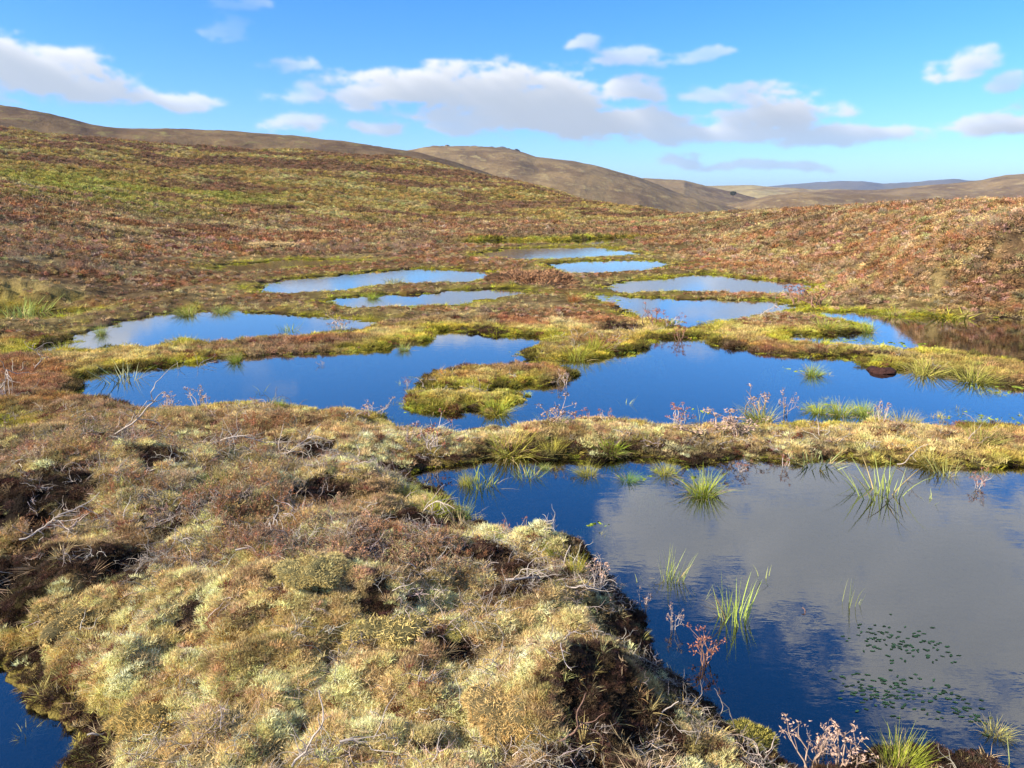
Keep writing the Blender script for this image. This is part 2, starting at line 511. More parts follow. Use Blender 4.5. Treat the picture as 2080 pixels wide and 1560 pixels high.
def patches(x, y, r, size, seed):
    """patchy field, broader patches on the far slopes"""
    lr, res = np.log(r), 0.0
    for k, (f, c) in enumerate(((.6, 3.0), (2.2, 14.0), (7.0, 60.0), (18.0, 200.0))):
        w = np.clip(1 - np.abs(lr - math.log(c)) / 1.5, 0, 1)
        if k == 0:
            w = np.where(lr < math.log(c), 1, w)
        if k == 3:
            w = np.where(lr > math.log(c), 1, w)
        s = np.asarray(w > 0)
        v = np.zeros_like(x)
        v[s] = fbm(x[s] / (size * f), y[s] / (size * f), 4, .55, seed + k)
        res = res + w * v
    return res


def cover(x, y, r, th, d):
    """cover weights at a place on the ground"""
    n1, n2, n3 = patches(x, y, r, 1.3, 21), patches(x, y, r, .8, 24), patches(x, y, r, 2.0, 27)
    hill = sstep(r, 55, 85) * sstep(-np.degrees(th), -17, -9)
    nearf = 1 - sstep(r, 6, 9.5)
    right = sstep(r, 14, 20) * sstep(np.degrees(th), 12, 22) * (1 - hill)
    shore = np.exp(-np.maximum(d, 0) / np.clip(.018 * r + .10, .1, .9)) * (1 - .65 * nearf)
    return n1, n2, n3, hill, nearf, right, shore


def px_patch(x, y, lst):
    """soft ellipses given by their place in the photo, laid on the ground"""
    w = np.zeros_like(x)
    for px, py, rx, ry, zz in lst:
        cx, cy_ = pix_ground(px, py, zz)
        ex = abs(pix_ground(px + rx, py, zz)[0] - cx)
        ey = .5 * abs(pix_ground(px, py - ry, zz)[1] - pix_ground(px, py + ry, zz)[1])
        q = np.hypot((x - cx) / ex, (y - cy_) / ey) + .35 * fbm(x / (ex * .7), y / (ex * .7), 3, .55, 91)
        w = np.maximum(w, 1 - sstep(q, .7, 1.1))
    return w


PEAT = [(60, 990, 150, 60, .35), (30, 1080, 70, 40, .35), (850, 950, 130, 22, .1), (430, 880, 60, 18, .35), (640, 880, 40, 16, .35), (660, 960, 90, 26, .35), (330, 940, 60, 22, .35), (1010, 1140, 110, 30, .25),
        (1080, 1210, 100, 34, .2), (950, 1270, 34, 22, .35), (1110, 1320, 60, 40, .3), (1200, 1380, 90, 70, .2), (940, 1440, 110, 14, .4), (1230, 1460, 130, 50, .2), (380, 1190, 30, 22, .4),  # bare peat; patches on the right bank side also paint in its shade
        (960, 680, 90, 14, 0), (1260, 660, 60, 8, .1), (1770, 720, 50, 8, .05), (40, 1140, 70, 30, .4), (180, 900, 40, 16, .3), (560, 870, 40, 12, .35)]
TWIGS = [(120, 930, 160, 60, .35), (260, 1010, 200, 50, .35), (420, 1000, 220, 50, .35), (300, 900, 280, 70, .35), (560, 930, 260, 60, .3), (1080, 1170, 210, 70, .2), (620, 1100, 330, 60, .35), (860, 900, 90, 40, .1), (1440, 890, 200, 30, .1)]
ALGAE = [(1690, 828, 90, 22, 0), (1650, 757, 34, 8, 0), (1340, 968, 110, 22, 0), (1200, 1066, 46, 18, 0), (858, 822, 56, 24, 0), (1985, 845, 110, 24, 0), (1610, 750, 56, 10, 0), (1275, 720, 70, 8, 0), (1730, 836, 80, 16, 0), (1720, 690, 100, 8, 0), (1250, 610, 40, 8, 0), (2030, 790, 80, 16, 0), (1850, 700, 100, 8, 0), (1430, 835, 40, 10, 0), (180, 1500, 40, 20, 0), (1850, 1530, 100, 24, 0)]


def cover_colour(x, y, r, th, d):
    n1, n2, n3, hill, nearf, right, shore = cover(x, y, r, th, d)
    c = lerp(C_BROWN + 0 * x[..., None], C_RUSSET, sstep(n1, -.15, .35))
    c = lerp(c, C_STRAW * .85, sstep(n2, .0, .4) * .85)
    c = lerp(c, C_OLIVE, sstep(n3, .1, .5) * .6)
    cf = lerp(C_STRAW * .9 + 0 * x[..., None], C_OLIVE, sstep(n1, .0, .45) * .8)
    cf = lerp(cf, C_BROWN, sstep(n2, .15, .5) * .8)
    cf = lerp(cf, C_PEAT, sstep(n3, .25, .5))
    c = lerp(c, cf, nearf)
    ch = lerp(np.array([.37, .272, .088]) + 0 * x[..., None], np.array([.46, .39, .16]), sstep(n2, 0, .5))
    ch = lerp(ch, np.array([.26, .155, .082]), sstep(n1 + .25 * sstep(r, 120, 220) + .30 * (1 - sstep(r, 60, 95)) - .04, -.05, .22))
    flush = sstep(-np.degrees(th), 13, 20) * sstep(r, 55, 68) * (1 - sstep(r, 100, 125)) * sstep(n3, -.35, .1)
    ch = lerp(ch, np.array([.33, .32, .06]), flush * .75)
    c = lerp(c, ch, hill)
    c = lerp(c, lerp(C_BROWN * 1.2 + 0 * x[..., None], C_ORANGE * .7, sstep(n1, -.1, .4)), right * sstep(n3, -.2, .3) * .35)
    shaded_peat = nearf * (1 - sstep(d, .16, .46)) * sstep(np.degrees(th), 0, 5) * sstep(7.5 - r, 0, 1)  # right bank face: peat, with the shade there painted into the colour
    c = lerp(c, C_PEAT, np.maximum(px_patch(x, y, PEAT), shaded_peat))
    c = lerp(c, C_GREEN * .75, np.clip(shore * (1 - shaded_peat) * 1.5 * sstep(n2, -.55, .1), 0, 1) * .85)
    edge = (1 - sstep(d, .05 + .003 * r, .12 + .008 * r)) * sstep(n1, -.35, .05) * (1 - nearf)
    return lerp(c, C_PEAT * 1.6, edge * .8)


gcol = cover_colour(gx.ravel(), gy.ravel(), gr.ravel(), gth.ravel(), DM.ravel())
under = sstep(-DM.ravel(), 0, .05)[:, None]
algae = (sstep(fbm(gx / .6, gy / .6, 3, .5, 31), .05, .4) * sstep(DM, -.5, -.08)).ravel()[:, None]
ap = px_patch(gx.ravel(), gy.ravel(), ALGAE) * (DM.ravel() < 0) * sstep(fbm(gx / .10, gy / .10, 3, .6, 33).ravel(), -.45, .1)
apz = ap.reshape(Z.shape)
Z = np.where(apz > 0, np.maximum(Z, Z * (1 - apz) + (.014 * fbm(gx / .07, gy / .07, 2, .6, 35) - .002) * apz), Z)
algae = np.maximum(algae * .35, ap[:, None])
bed = np.array([.012, .009, .008]) * (1 - algae) + np.array([.27, .36, .05]) * algae
gcol = gcol * .45 * (1 - under) + bed * under

nT = len(TH)
idx = np.arange(nT * NR).reshape(nT, NR)
nxt = np.roll(idx, -1, axis=0)
F = np.stack([idx[:, :-1], nxt[:, :-1], nxt[:, 1:], idx[:, 1:]], -1).reshape(-1, 4)
V = np.stack([gx, gy, Z], -1).reshape(-1, 3)
# close the middle with one ring pulled to the centre
cen = np.stack([gx[:, 0] * .02, gy[:, 0] * .02, np.full(nT, Z[:, 0].mean())], -1)
ci = np.arange(nT) + len(V)
F = np.concatenate([F, np.stack([ci, np.roll(ci, -1), nxt[:, 0], idx[:, 0]], -1)])
V = np.concatenate([V, cen])
gcol = np.concatenate([gcol, np.tile(C_STRAW * .6, (nT, 1))])

m, N = new_mat('bog_ground')
tcg = N.n('ShaderNodeTexCoord').outputs['Object']
gc = attr(N, 'cover').outputs['Color']
f1 = N.noise(tcg, 28, 2, .7)
f2 = N.noise(tcg, 3.5, 3, .65)
c1 = N.mix(1.0, gc, N.mix(f1, (.35, .35, .35), (1.75, 1.7, 1.6)), 'MULTIPLY')
c2 = N.mix(1.0, c1, N.mix(N.smooth(f2, .3, .7), (.65, .62, .6), (1.25, 1.25, 1.2)), 'MULTIPLY')
bp = N.n('ShaderNodeBump')
bp.inputs['Strength'].default_value, bp.inputs['Distance'].default_value = .9, .03
N.link(f1, bp.inputs['Height'])
out(N, principled(N, c2, .95, .08, bp.outputs[0]).outputs[0])
me = quick_mesh('bog_ground', V, F, m)
at = me.attributes.new('cover', 'FLOAT_COLOR', 'POINT')
at.data.foreach_set('color', np.concatenate([gcol, np.ones((len(gcol), 1))], 1).astype(np.float32).ravel())
obj('ground', me, kind='structure', label='hummocky bog of moss, heather and grass between the pools')

# ------------------------------------------------------------------ water
m, N = new_mat('peat_water')
tcw = N.n('ShaderNodeTexCoord').outputs['Object']
rip = N.m('ADD', N.m('MULTIPLY', N.noise(N.v('MULTIPLY', tcw, (1, 2.2, 1)), 5.5, 3, .55), 1.0), N.m('MULTIPLY', N.noise(N.v('MULTIPLY', tcw, (1, 1.6, 1)), 22, 2, .5), .18))
bp = N.n('ShaderNodeBump')
bp.inputs['Strength'].default_value, bp.inputs['Distance'].default_value = .03, .02
N.link(rip, bp.inputs['Height'])
fr = N.n('ShaderNodeFresnel'); fr.inputs['IOR'].default_value = 1.33
N.link(bp.outputs[0], fr.inputs['Normal'])
gl = N.n('ShaderNodeBsdfGlossy'); gl.inputs['Roughness'].default_value = .015
gl.inputs['Color'].default_value = (.97, .98, 1, 1)
N.link(bp.outputs[0], gl.inputs['Normal'])
tp = N.n('ShaderNodeBsdfTransparent'); tp.inputs['Color'].default_value = (.66, .68, .62, 1)
mx = N.n('ShaderNodeMixShader')
N.link(N.m('POWER', fr.outputs[0], .53), mx.inputs[0]); N.link(tp.outputs[0], mx.inputs[1]); N.link(gl.outputs[0], mx.inputs[2])
out(N, mx.outputs[0])
M_WATER = m
st = 3
for i, (lab, P) in enumerate(POOLS_W):
    dd = dpools[i][::st, ::st]
    rr = gr[::st, ::st]
    ok = dd < .25 + .012 * rr
    c = ok[:-1, :-1] | ok[1:, :-1] | ok[:-1, 1:] | ok[1:, 1:]
    ii, jj = np.nonzero(c)
    sub = np.arange(dd.size).reshape(dd.shape)
    Fq = np.stack([sub[ii, jj], sub[ii + 1, jj], sub[ii + 1, jj + 1], sub[ii, jj + 1]], -1)
    used, inv = np.unique(Fq, return_inverse=True)
    Vw = np.stack([gx[::st, ::st].ravel()[used], gy[::st, ::st].ravel()[used], np.full(len(used), -.0012 * (i % 5))], -1)
    obj('pool_water', quick_mesh('pool_water', Vw, inv.reshape(-1, 4), M_WATER), kind='structure', label=lab)


# lookups on the ground grid
def ground_at(x, y, crease=False):
    th, lr = np.arctan2(x, y), np.log(np.maximum(np.hypot(x, y), .56))
    u = np.clip((th - TH_F[0]) / (TH_F[1] - TH_F[0]), 0, NF - 1.001)
    v = np.clip((lr - LR[0]) / (LR[1] - LR[0]), 0, NR - 1.001)
    a_, b_ = u.astype(int), v.astype(int)
    fu, fv = u - a_, v - b_
    a_ = a_ + i0

    def bl(A):
        return (A[a_, b_] * (1 - fu) + A[a_ + 1, b_] * fu) * (1 - fv) + (A[a_, b_ + 1] * (1 - fu) + A[a_ + 1, b_ + 1] * fu) * fv
    return (bl(Z), bl(DM)) if not crease else (bl(Z), bl(DM), bl(BIL))


def on_ground(px, py):
    """where the ray through a photo pixel meets the ground or the water"""
    d = pix_dir(px, py)
    t = np.exp(np.linspace(math.log(1.2), math.log(320), 3000))
    x, y, z = d[0] * t, d[1] * t, CAM_H + d[2] * t
    g = np.maximum(ground_at(x, y)[0], 0.0)
    k = np.nonzero(z < g)[0]
    k = k[0] if len(k) else len(t) - 1
    return float(x[k]), float(y[k]), float(g[k])


# ------------------------------------------------------------------ hills beyond
def hill(name, label, crest, dist, c1, c2, c3, foot=.55, back=1.35, base=-30, scale=1.0, rough=.005, streak=None, seed=0):
    crest = sorted(crest)
    n, mrow = 360, 60
    px = np.linspace(crest[0][0], crest[-1][0], n)
    py = np.interp(px, [c[0] for c in crest], [c[1] for c in crest])
    ker = np.hanning(7); ker /= ker.sum()
    py = np.convolve(np.pad(py, 3, mode='edge'), ker, 'valid')
    dist_a = np.interp(px, [crest[0][0], crest[-1][0]], dist) if isinstance(dist, tuple) else np.full(n, float(dist))
    ds = np.array([pix_dir(p, q) for p, q in zip(px, py)])
    th = np.arctan2(ds[:, 0], ds[:, 1])
    zc = CAM_H + dist_a * ds[:, 2] / np.hypot(ds[:, 0], ds[:, 1])
    t = np.concatenate([np.linspace(foot, 1, 40), np.linspace(1.02, back, mrow - 40)])
    s = np.where(t < 1, (t - foot) / (1 - foot), 1 - (t - 1) / (back - 1))
    prof = np.where(t < 1, 1 - (1 - s) ** 1.6, s ** .8)
    Rr = dist_a[:, None] * t[None]
    x, y = np.sin(th)[:, None] * Rr, np.cos(th)[:, None] * Rr
    D0 = dist_a.mean()
    z = base + (zc[:, None] - base) * prof[None]
    nz = fbm(x / (D0 * .12), y / (D0 * .12), 5, .5, 40 + seed) * D0 * rough
    z = z + nz * np.sin(np.clip(s, 0, 1) * PI)[None] ** .8 + fbm(x / (D0 * .02), y / (D0 * .02), 3, .5, 50 + seed) * D0 * rough * .06
    id_ = np.arange(n * mrow).reshape(n, mrow)
    Fh = np.stack([id_[:-1, :-1], id_[1:, :-1], id_[1:, 1:], id_[:-1, 1:]], -1).reshape(-1, 4)
    mt, N = new_mat(name)
    oc = N.n('ShaderNodeTexCoord').outputs['Object']
    p1 = N.noise(oc, 1 / (D0 * .05), 6, .62, dist=.4)
    p2 = N.noise(N.v('MULTIPLY', oc, (1, .6, 1.5)), 1 / (D0 * .012), 5, .65)
    col = N.mix(N.smooth(p1, .42, .58), c1, c2)
    col = N.mix(N.smooth(p2, .52, .74), col, c3)
    col = N.mix(1.0, col, N.mix(N.noise(oc, 1 / (D0 * .003), 3, .7), (.55, .55, .55), (1.45, 1.45, 1.45)), 'MULTIPLY')
    bpn = N.n('ShaderNodeBump'); bpn.inputs['Strength'].default_value = .8; bpn.inputs['Distance'].default_value = D0 * .0022
    N.link(p2, bpn.inputs['Height'])
    out(N, principled(N, col, .95, .05, bpn.outputs[0]).outputs[0])
    return obj('hill', quick_mesh(name, np.stack([x, y, z], -1).reshape(-1, 3), Fh, mt), kind='structure', label=label)


HB, HD, HT, HG = (.235, .165, .08), (.155, .105, .055), (.35, .28, .13), (.22, .19, .07)
hill('moor_shoulder', 'dark brown heather moor on the left skyline', [(-700, 150), (-200, 200), (0, 222), (100, 236), (180, 255), (250, 262), (330, 262), (480, 268), (600, 279), (700, 291), (850, 311), (960, 345), (1050, 372), (1150, 400)], 620, (.12, .078, .045), (.17, .115, .06), HG, base=-5, seed=1)
hill('tor_hill', 'brown hill with a rocky summit left of centre', [(600, 345), (700, 330), (780, 318), (830, 307), (860, 301), (890, 298), (930, 298), (1000, 300), (1040, 304), (1065, 311), (1090, 320), (1160, 328), (1210, 338), (1300, 362), (1370, 390), (1440, 409), (1500, 424), (1560, 436), (1640, 446)], 1500, HB, HD, HT, base=-60, seed=2)
hill('valley_hill', 'brown rounded hill behind the tor hill', [(1150, 380), (1250, 366), (1310, 363), (1350, 366), (1390, 368), (1420, 376), (1450, 384), (1500, 395), (1560, 410)], 2400, HB, HD, HT, base=-60, seed=3)
hill('low_ridge', 'low tan and brown ridge closing the valley', [(1300, 384), (1400, 379), (1460, 377), (1530, 376), (1580, 382), (1640, 387), (1750, 391), (1850, 397)], 3600, HB, HT, HT, base=-60, seed=4)
hill('valley_slope', 'brown slope rising right of the pale valley floor', [(1440, 428), (1500, 412), (1560, 398), (1620, 391), (1700, 392), (1800, 398), (1900, 402), (2000, 404), (2200, 400)], 1900, HB, HD, HT, base=-60, seed=5)
hill('right_hills', 'brown heather hills at the right edge', [(1560, 398), (1700, 388), (1800, 385), (1880, 378), (1940, 372), (1990, 366), (2040, 357), (2080, 355), (2300, 345), (2600, 350)], 2900, HB, HD, HT, base=-60, seed=6)
hill('far_hill', 'hazy blue hill on the far horizon', [(1400, 392), (1540, 382), (1600, 376), (1640, 374), (1700, 369), (1750, 369), (1790, 373), (1850, 374), (1900, 371), (2000, 374), (2200, 380)], 11000, (.16, .14, .09), (.19, .16, .10), (.22, .20, .11), base=-120, seed=7)
# broad moor floor under and between the hills out to the horizon
ths = np.radians(np.arange(-180, 180, 4.0)); rs = np.exp(np.linspace(math.log(280), math.log(15000), 26))
bx, by = np.sin(ths)[:, None] * rs[None], np.cos(ths)[:, None] * rs[None]
bz = -18 - 45 * sstep(rs, 280, 900)[None] + 0 * bx
ib = np.arange(bx.size).reshape(bx.shape); ibn = np.roll(ib, -1, 0)
mt, N = new_mat('valley_floor')
oc = N.n('ShaderNodeTexCoord').outputs['Object']
col = N.mix(N.smooth(N.noise(oc, .006, 6, .6), .4, .6), (.36, .29, .15), (.19, .13, .07))
out(N, principled(N, col, .95, .05).outputs[0])
obj('terrain', quick_mesh('valley_floor', np.stack([bx, by, bz], -1).reshape(-1, 3), np.stack([ib[:, :-1], ibn[:, :-1], ibn[:, 1:], ib[:, 1:]], -1).reshape(-1, 4), mt), kind='structure', label='pale valley floor between the far hills')

# ------------------------------------------------------------------ plant builders (all about one unit tall, scaled when placed)
def shoots(mb, P, N, L, w, seg=3, bend=.5, taper=.75, att=None, r=rng):
    """curved tapering leaves from points P along directions N"""
    n = len(P)
    N = N / np.linalg.norm(N, axis=1, keepdims=True)
    side = np.cross(N, r.normal(size=(n, 3)))
    side /= np.linalg.norm(side, axis=1, keepdims=True) + 1e-9
    fwd = np.cross(side, N)
    L = np.broadcast_to(L, n); w = np.broadcast_to(w, n)
    bnd = np.broadcast_to(bend, n)
    rows, p, d = [], P.copy(), N.copy()
    for k in range(seg + 1):
        t = k / seg
        ww = (w * (1 - t) ** taper * (1 if k else .8) + w * .06)[:, None] * .5
        rows += [p - side * ww, p + side * ww]
        d = d + fwd * (bnd / seg)[:, None]
        d /= np.linalg.norm(d, axis=1, keepdims=True)
        p = p + d * (L / seg)[:, None]
    V = np.stack(rows, 1)                              # n, 2*(seg+1), 3
    b = np.arange(n)[:, None] * (2 * (seg + 1))
    F = np.concatenate([b + np.array([[2 * k, 2 * k + 1, 2 * k + 3, 2 * k + 2]]) for k in range(seg)], 1).reshape(-1, 4)
    at = r.uniform(.7, 1.3, n) if att is None else np.broadcast_to(att, n)
    mb.add(V.reshape(-1, 3), F, np.repeat(at, 2 * (seg + 1)))


def tuft(n, R, lean, width, bend, lmin=.55, r=rng, wind=(0, 0)):
    """a tussock of blades rising from one base and arching outwards"""
    mb = MB()
    ph, q = r.uniform(0, 2 * PI, n), np.sqrt(r.uniform(0, 1, n))
    P = np.stack([np.cos(ph) * q * R, np.sin(ph) * q * R, np.full(n, -.06)], 1)
    ang = lean * q * r.uniform(.5, 1.3, n) + np.abs(r.normal(0, .08, n))
    a2 = ph + r.normal(0, .5, n)
    N = np.stack([np.cos(a2) * np.sin(ang) + wind[0], np.sin(a2) * np.sin(ang) + wind[1], np.cos(ang)], 1)
    N /= np.linalg.norm(N, axis=1, keepdims=True)
    N += r.normal(0, .10, N.shape)
    L = r.uniform(lmin, 1.08, n)
    W_ = width * r.uniform(.7, 1.3, n)
    # bend downwards: use a side vector that is level
    side = np.stack([-np.sin(a2), np.cos(a2), np.zeros(n)], 1)
    seg = 4
    rows, p, d = [], P.copy(), N.copy()
    down = np.array([0, 0, -1.0])
    bn = bend * r.uniform(.1, 1.6, n) ** 1.3
    tw = r.normal(0, .6, n)
    sd = side * np.cos(tw)[:, None] + np.cross(N, side) * np.sin(tw)[:, None]
    for k in range(seg + 1):
        t = k / seg
        ww = (W_ * (1 - t ** 1.6) + width * .08)[:, None] * .5
        rows += [p - sd * ww, p + sd * ww]
        hor = np.stack([np.cos(a2), np.sin(a2), np.zeros(n)], 1)
        d = d + (hor * .8 + down * .5) * (bn * (0.25 + t) / seg)[:, None]
        d /= np.linalg.norm(d, axis=1, keepdims=True)
        p = p + d * (L / seg)[:, None]
    V = np.stack(rows, 1)
    b = np.arange(n)[:, None] * (2 * (seg + 1))
    F = np.concatenate([b + np.array([[2 * k, 2 * k + 1, 2 * k + 3, 2 * k + 2]]) for k in range(seg)], 1).reshape(-1, 4)
    mb.add(V.reshape(-1, 3), F, np.repeat(r.uniform(.65, 1.35, n), 2 * (seg + 1)))
    return mb


def tube(mb, pts, r0, r1, sides=4, att=1.0):
    pts = np.asarray(pts, float)
    n = len(pts)
    tan = np.gradient(pts, axis=0)
    tan /= np.linalg.norm(tan, axis=1, keepdims=True) + 1e-9
    ref = np.array([.31, .17, .93])
    u = np.cross(tan, ref); u /= np.linalg.norm(u, axis=1, keepdims=True) + 1e-9
    v = np.cross(tan, u)
    rad = np.linspace(r0, r1, n)
    ang = np.arange(sides) * 2 * PI / sides
    V = pts[:, None] + rad[:, None, None] * (np.cos(ang)[None, :, None] * u[:, None] + np.sin(ang)[None, :, None] * v[:, None])
    k = np.arange(n - 1)[:, None] * sides
    j = np.arange(sides)[None]
    F = np.stack([k + j, k + (j + 1) % sides, k + sides + (j + 1) % sides, k + sides + j], -1).reshape(-1, 4)
    mb.add(V.reshape(-1, 3), F, att)


def wander(r, p, d, L, n, jit, lift=0.0):
    """a crooked line"""
    pts = [np.array(p, float)]
    d = np.array(d, float) / np.linalg.norm(d)
    for _ in range(n):
        d = d + r.normal(0, jit, 3) + np.array([0, 0, lift])
        d /= np.linalg.norm(d)
        pts.append(pts[-1] + d * L / n)
    return np.array(pts), d


def heather(seed, mains=9, twigs=5, spread=.9, leafy=.6, leaf=.035, per=9, thick=.014, sides=3, heads=0.0):
    """woody little shrub: crooked stems, forked twigs and fine leaf sprays; returns stems, foliage and seed heads"""
    r = np.random.default_rng(seed)
    st, fo, hd = MB(), MB(), MB()
    LP, LN, HP = [], [], []
    for i in range(mains):
        az_, ti_ = r.uniform(0, 2 * PI), abs(r.normal(0, spread * .6))
        d = (math.cos(az_) * math.sin(ti_), math.sin(az_) * math.sin(ti_), math.cos(ti_) * .8 + .2)
        pts, dd = wander(r, (r.normal(0, .08), r.normal(0, .08), -.08), d, r.uniform(.6, .95), 5, .22, .03)
        tube(st, pts, thick, thick * .45, sides, r.uniform(.7, 1.3))
        for j in range(twigs):
            k = r.integers(2, 6)
            d2 = dd + r.normal(0, .55, 3); d2[2] = abs(d2[2]) * .8 + .15
            p2, d3 = wander(r, pts[k], d2, r.uniform(.18, .42), 3, .25, .1)
            tube(st, p2, thick * .45, thick * .22, 3, r.uniform(.7, 1.3))
            if r.uniform() < leafy:
                m_ = per
                t = r.uniform(.2, 1.1, m_)
                base = p2[0] + (p2[-1] - p2[0]) * t[:, None] + r.normal(0, .022, (m_, 3))
                LP.append(base); LN.append(np.tile(d3, (m_, 1)) + r.normal(0, .7, (m_, 3)))
            if r.uniform() < heads:
                m_ = 12
                HP.append(p2[-1] + r.normal(0, .035, (m_, 3)))
    if LP:
        P, Nn = np.concatenate(LP), np.concatenate(LN)
        shoots(fo, P, Nn, r.uniform(.8, 1.8, len(P)) * leaf, leaf * .55, 1, .3, .3, r=r)
    if HP:
        P = np.concatenate(HP)
        shoots(hd, P, r.normal(size=P.shape), leaf * 1.1, leaf * .8, 1, .3, .2, r=r)
    return st, fo, hd


def mat_clump(seed, n, R, L, w):
    """low mat of short shoots pointing out of a cushion"""
    r = np.random.default_rng(seed)
    mb = MB()
    ph, q = r.uniform(0, 2 * PI, n), np.sqrt(r.uniform(0, 1, n))
    P = np.stack([np.cos(ph) * q * R, np.sin(ph) * q * R, .35 * R * (1 - q * q) - .25 * L], 1)
    N = np.stack([np.cos(ph) * q, np.sin(ph) * q, np.full(n, .75)], 1) + r.normal(0, .4, (n, 3))
    shoots(mb, P, N, r.uniform(.6, 1.4, n) * L, w, 2, r.uniform(-1.4, 1.4, n), .5, r=r)
    return mb


def far_bush(seed, n=110, fine=1.0):
    """dense shrub of leaf sprays for the hillside"""
    r = np.random.default_rng(seed)
    mb = MB()
    ph, ct = r.uniform(0, 2 * PI, n), r.uniform(0, 1, n)
    rad = r.uniform(.55, 1.05, n)
    s_ = np.sqrt(1 - ct * ct)
    D = np.stack([np.cos(ph) * s_, np.sin(ph) * s_, ct], 1)
    P = D * rad[:, None] * np.array([.6, .6, .62]) * (1 + .25 * np.sin(3 * ph + seed))[:, None] - D * .06
    shoots(mb, P, D + r.normal(0, .45, (n, 3)), r.uniform(.14, .32, n), r.uniform(.08, .16, n) * fine, 2, r.uniform(-.8, .8, n), .6, r=r)
    return mb


def litter(seed, n=5):
    """bleached crooked twigs lying on the ground"""
    r = np.random.default_rng(seed)
    mb = MB()
    for i in range(n):
        a_ = r.uniform(0, 2 * PI)
        pts, d = wander(r, (r.normal(0, .2), r.normal(0, .2), r.uniform(0, .1)), (math.cos(a_), math.sin(a_), r.uniform(-.05, .35)), r.uniform(.5, 1.1), 7, .28, -.03)
        tube(mb, pts, .016, .006, 3, r.uniform(.6, 1.3))
        for j in range(3):
            p2, _ = wander(r, pts[r.integers(1, 7)], d + r.normal(0, .7, 3), r.uniform(.15, .4), 4, .3, .02)
            tube(mb, p2, .008, .003, 3, r.uniform(.6, 1.3))
    return mb


# ------------------------------------------------------------------ ground cover nobody could count: instanced, one object for each kind of cover
def proto_collection(name, meshes):
    c = bpy.data.collections.new(name)
    for i, me_ in enumerate(meshes):
        o = bpy.data.objects.new('%s_%02d' % (name, i), me_)
        c.objects.link(o)
    return c


def scatter(name, label, protos, X, Y, Zs, S, TINT, tilt=.25, sz=None):
    n = len(X)
    if n == 0:
        return
    me_ = bpy.data.meshes.new(name)
    me_.vertices.add(n)
    me_.vertices.foreach_set('co', np.stack([X, Y, Zs], 1).astype(np.float32).ravel())

    def at_(nm, typ, arr, key):
        a_ = me_.attributes.new(nm, typ, 'POINT')
        a_.data.foreach_set(key, np.ascontiguousarray(arr).ravel())
    at_('rot', 'FLOAT_VECTOR', np.stack([rng.normal(0, tilt, n), rng.normal(0, tilt, n), rng.uniform(0, 2 * PI, n)], 1).astype(np.float32), 'vector')
    S3 = np.stack([S, S, S * (1 if sz is None else sz)], 1)
    at_('scl', 'FLOAT_VECTOR', S3.astype(np.float32), 'vector')
    at_('tint', 'FLOAT_COLOR', np.concatenate([np.clip(TINT, .004, .9), np.ones((n, 1))], 1).astype(np.float32), 'color')
    at_('pick', 'INT', rng.integers(0, len(protos), n).astype(np.int32), 'value')
    o = obj(name, me_, kind='stuff', label=label)
    g = bpy.data.node_groups.new(name, 'GeometryNodeTree')
    g.interface.new_socket('Geometry', in_out='INPUT', socket_type='NodeSocketGeometry')
    g.interface.new_socket('Geometry', in_out='OUTPUT', socket_type='NodeSocketGeometry')
    G = NT(g)
    gi, go = G.n('NodeGroupInput'), G.n('NodeGroupOutput')
    ip = G.n('GeometryNodeInstanceOnPoints')
    ci_ = G.n('GeometryNodeCollectionInfo')
    ci_.inputs['Collection'].default_value = proto_collection(name + '_kind', protos)
    ci_.inputs['Separate Children'].default_value = True
    ci_.inputs['Reset Children'].default_value = True
    G.link(gi.outputs[0], ip.inputs['Points'])
    G.link(ci_.outputs[0], ip.inputs['Instance'])
    ip.inputs['Pick Instance'].default_value = True
    for nm, typ, sock in (('pick', 'INT', 'Instance Index'), ('rot', 'FLOAT_VECTOR', 'Rotation'), ('scl', 'FLOAT_VECTOR', 'Scale')):
        na = G.n('GeometryNodeInputNamedAttribute', data_type=typ)
        na.inputs['Name'].default_value = nm
        G.link(na.outputs['Attribute'], ip.inputs[sock])
    G.link(ip.outputs[0], go.inputs[0])
    md = o.modifiers.new('scatter', 'NODES')
    md.node_group = g
    return o


def spots(n, r0, r1, t0=-42, t1=42):
    r = np.exp(rng.uniform(math.log(r0), math.log(r1), n))
    th = np.radians(rng.uniform(t0, t1, n))
    x, y = np.sin(th) * r, np.cos(th) * r
    z, d = ground_at(x, y)
    return x, y, z, d, r, th


def vary(c, n, lo=.65, hi=1.3, hue=.08):
    return c * rng.uniform(lo, hi, (n, 1)) * (1 + rng.normal(0, hue, (n, 3)))


# moss and lichen on the near hummocks
x, y, z, d, r, th = spots(95000, 1.0, 15)
e_ = spots(60000, 1.0, 9)
e_ = [q[(e_[3] > .0) & (e_[3] < .28)] for q in e_]            # thicker along the drop to the water
x, y, z, d, r, th = [np.concatenate(q) for q in zip((x, y, z, d, r, th), e_, spots(7000, 1.0, 6, -53.5, -42), spots(7000, 1.0, 6, 42, 53.5))]
k = (d > .01)
n1, n2, n3, hill_, nearf, right, shore = cover(x, y, r, th, d)
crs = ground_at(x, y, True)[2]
shaded_peat = nearf * (1 - sstep(d, .16, .46)) * sstep(np.degrees(th), 0, 5) * sstep(7.5 - r, 0, 1)  # same bank band, peat and painted shade together
peat = np.maximum(np.maximum(sstep(n3, .28, .42), .9 * sstep(.13 - crs, 0, .09)) * nearf, np.maximum(px_patch(x, y, PEAT), .9 * shaded_peat))
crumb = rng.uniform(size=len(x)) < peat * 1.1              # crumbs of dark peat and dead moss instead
k &= ~crumb | (rng.uniform(size=len(x)) < .75)
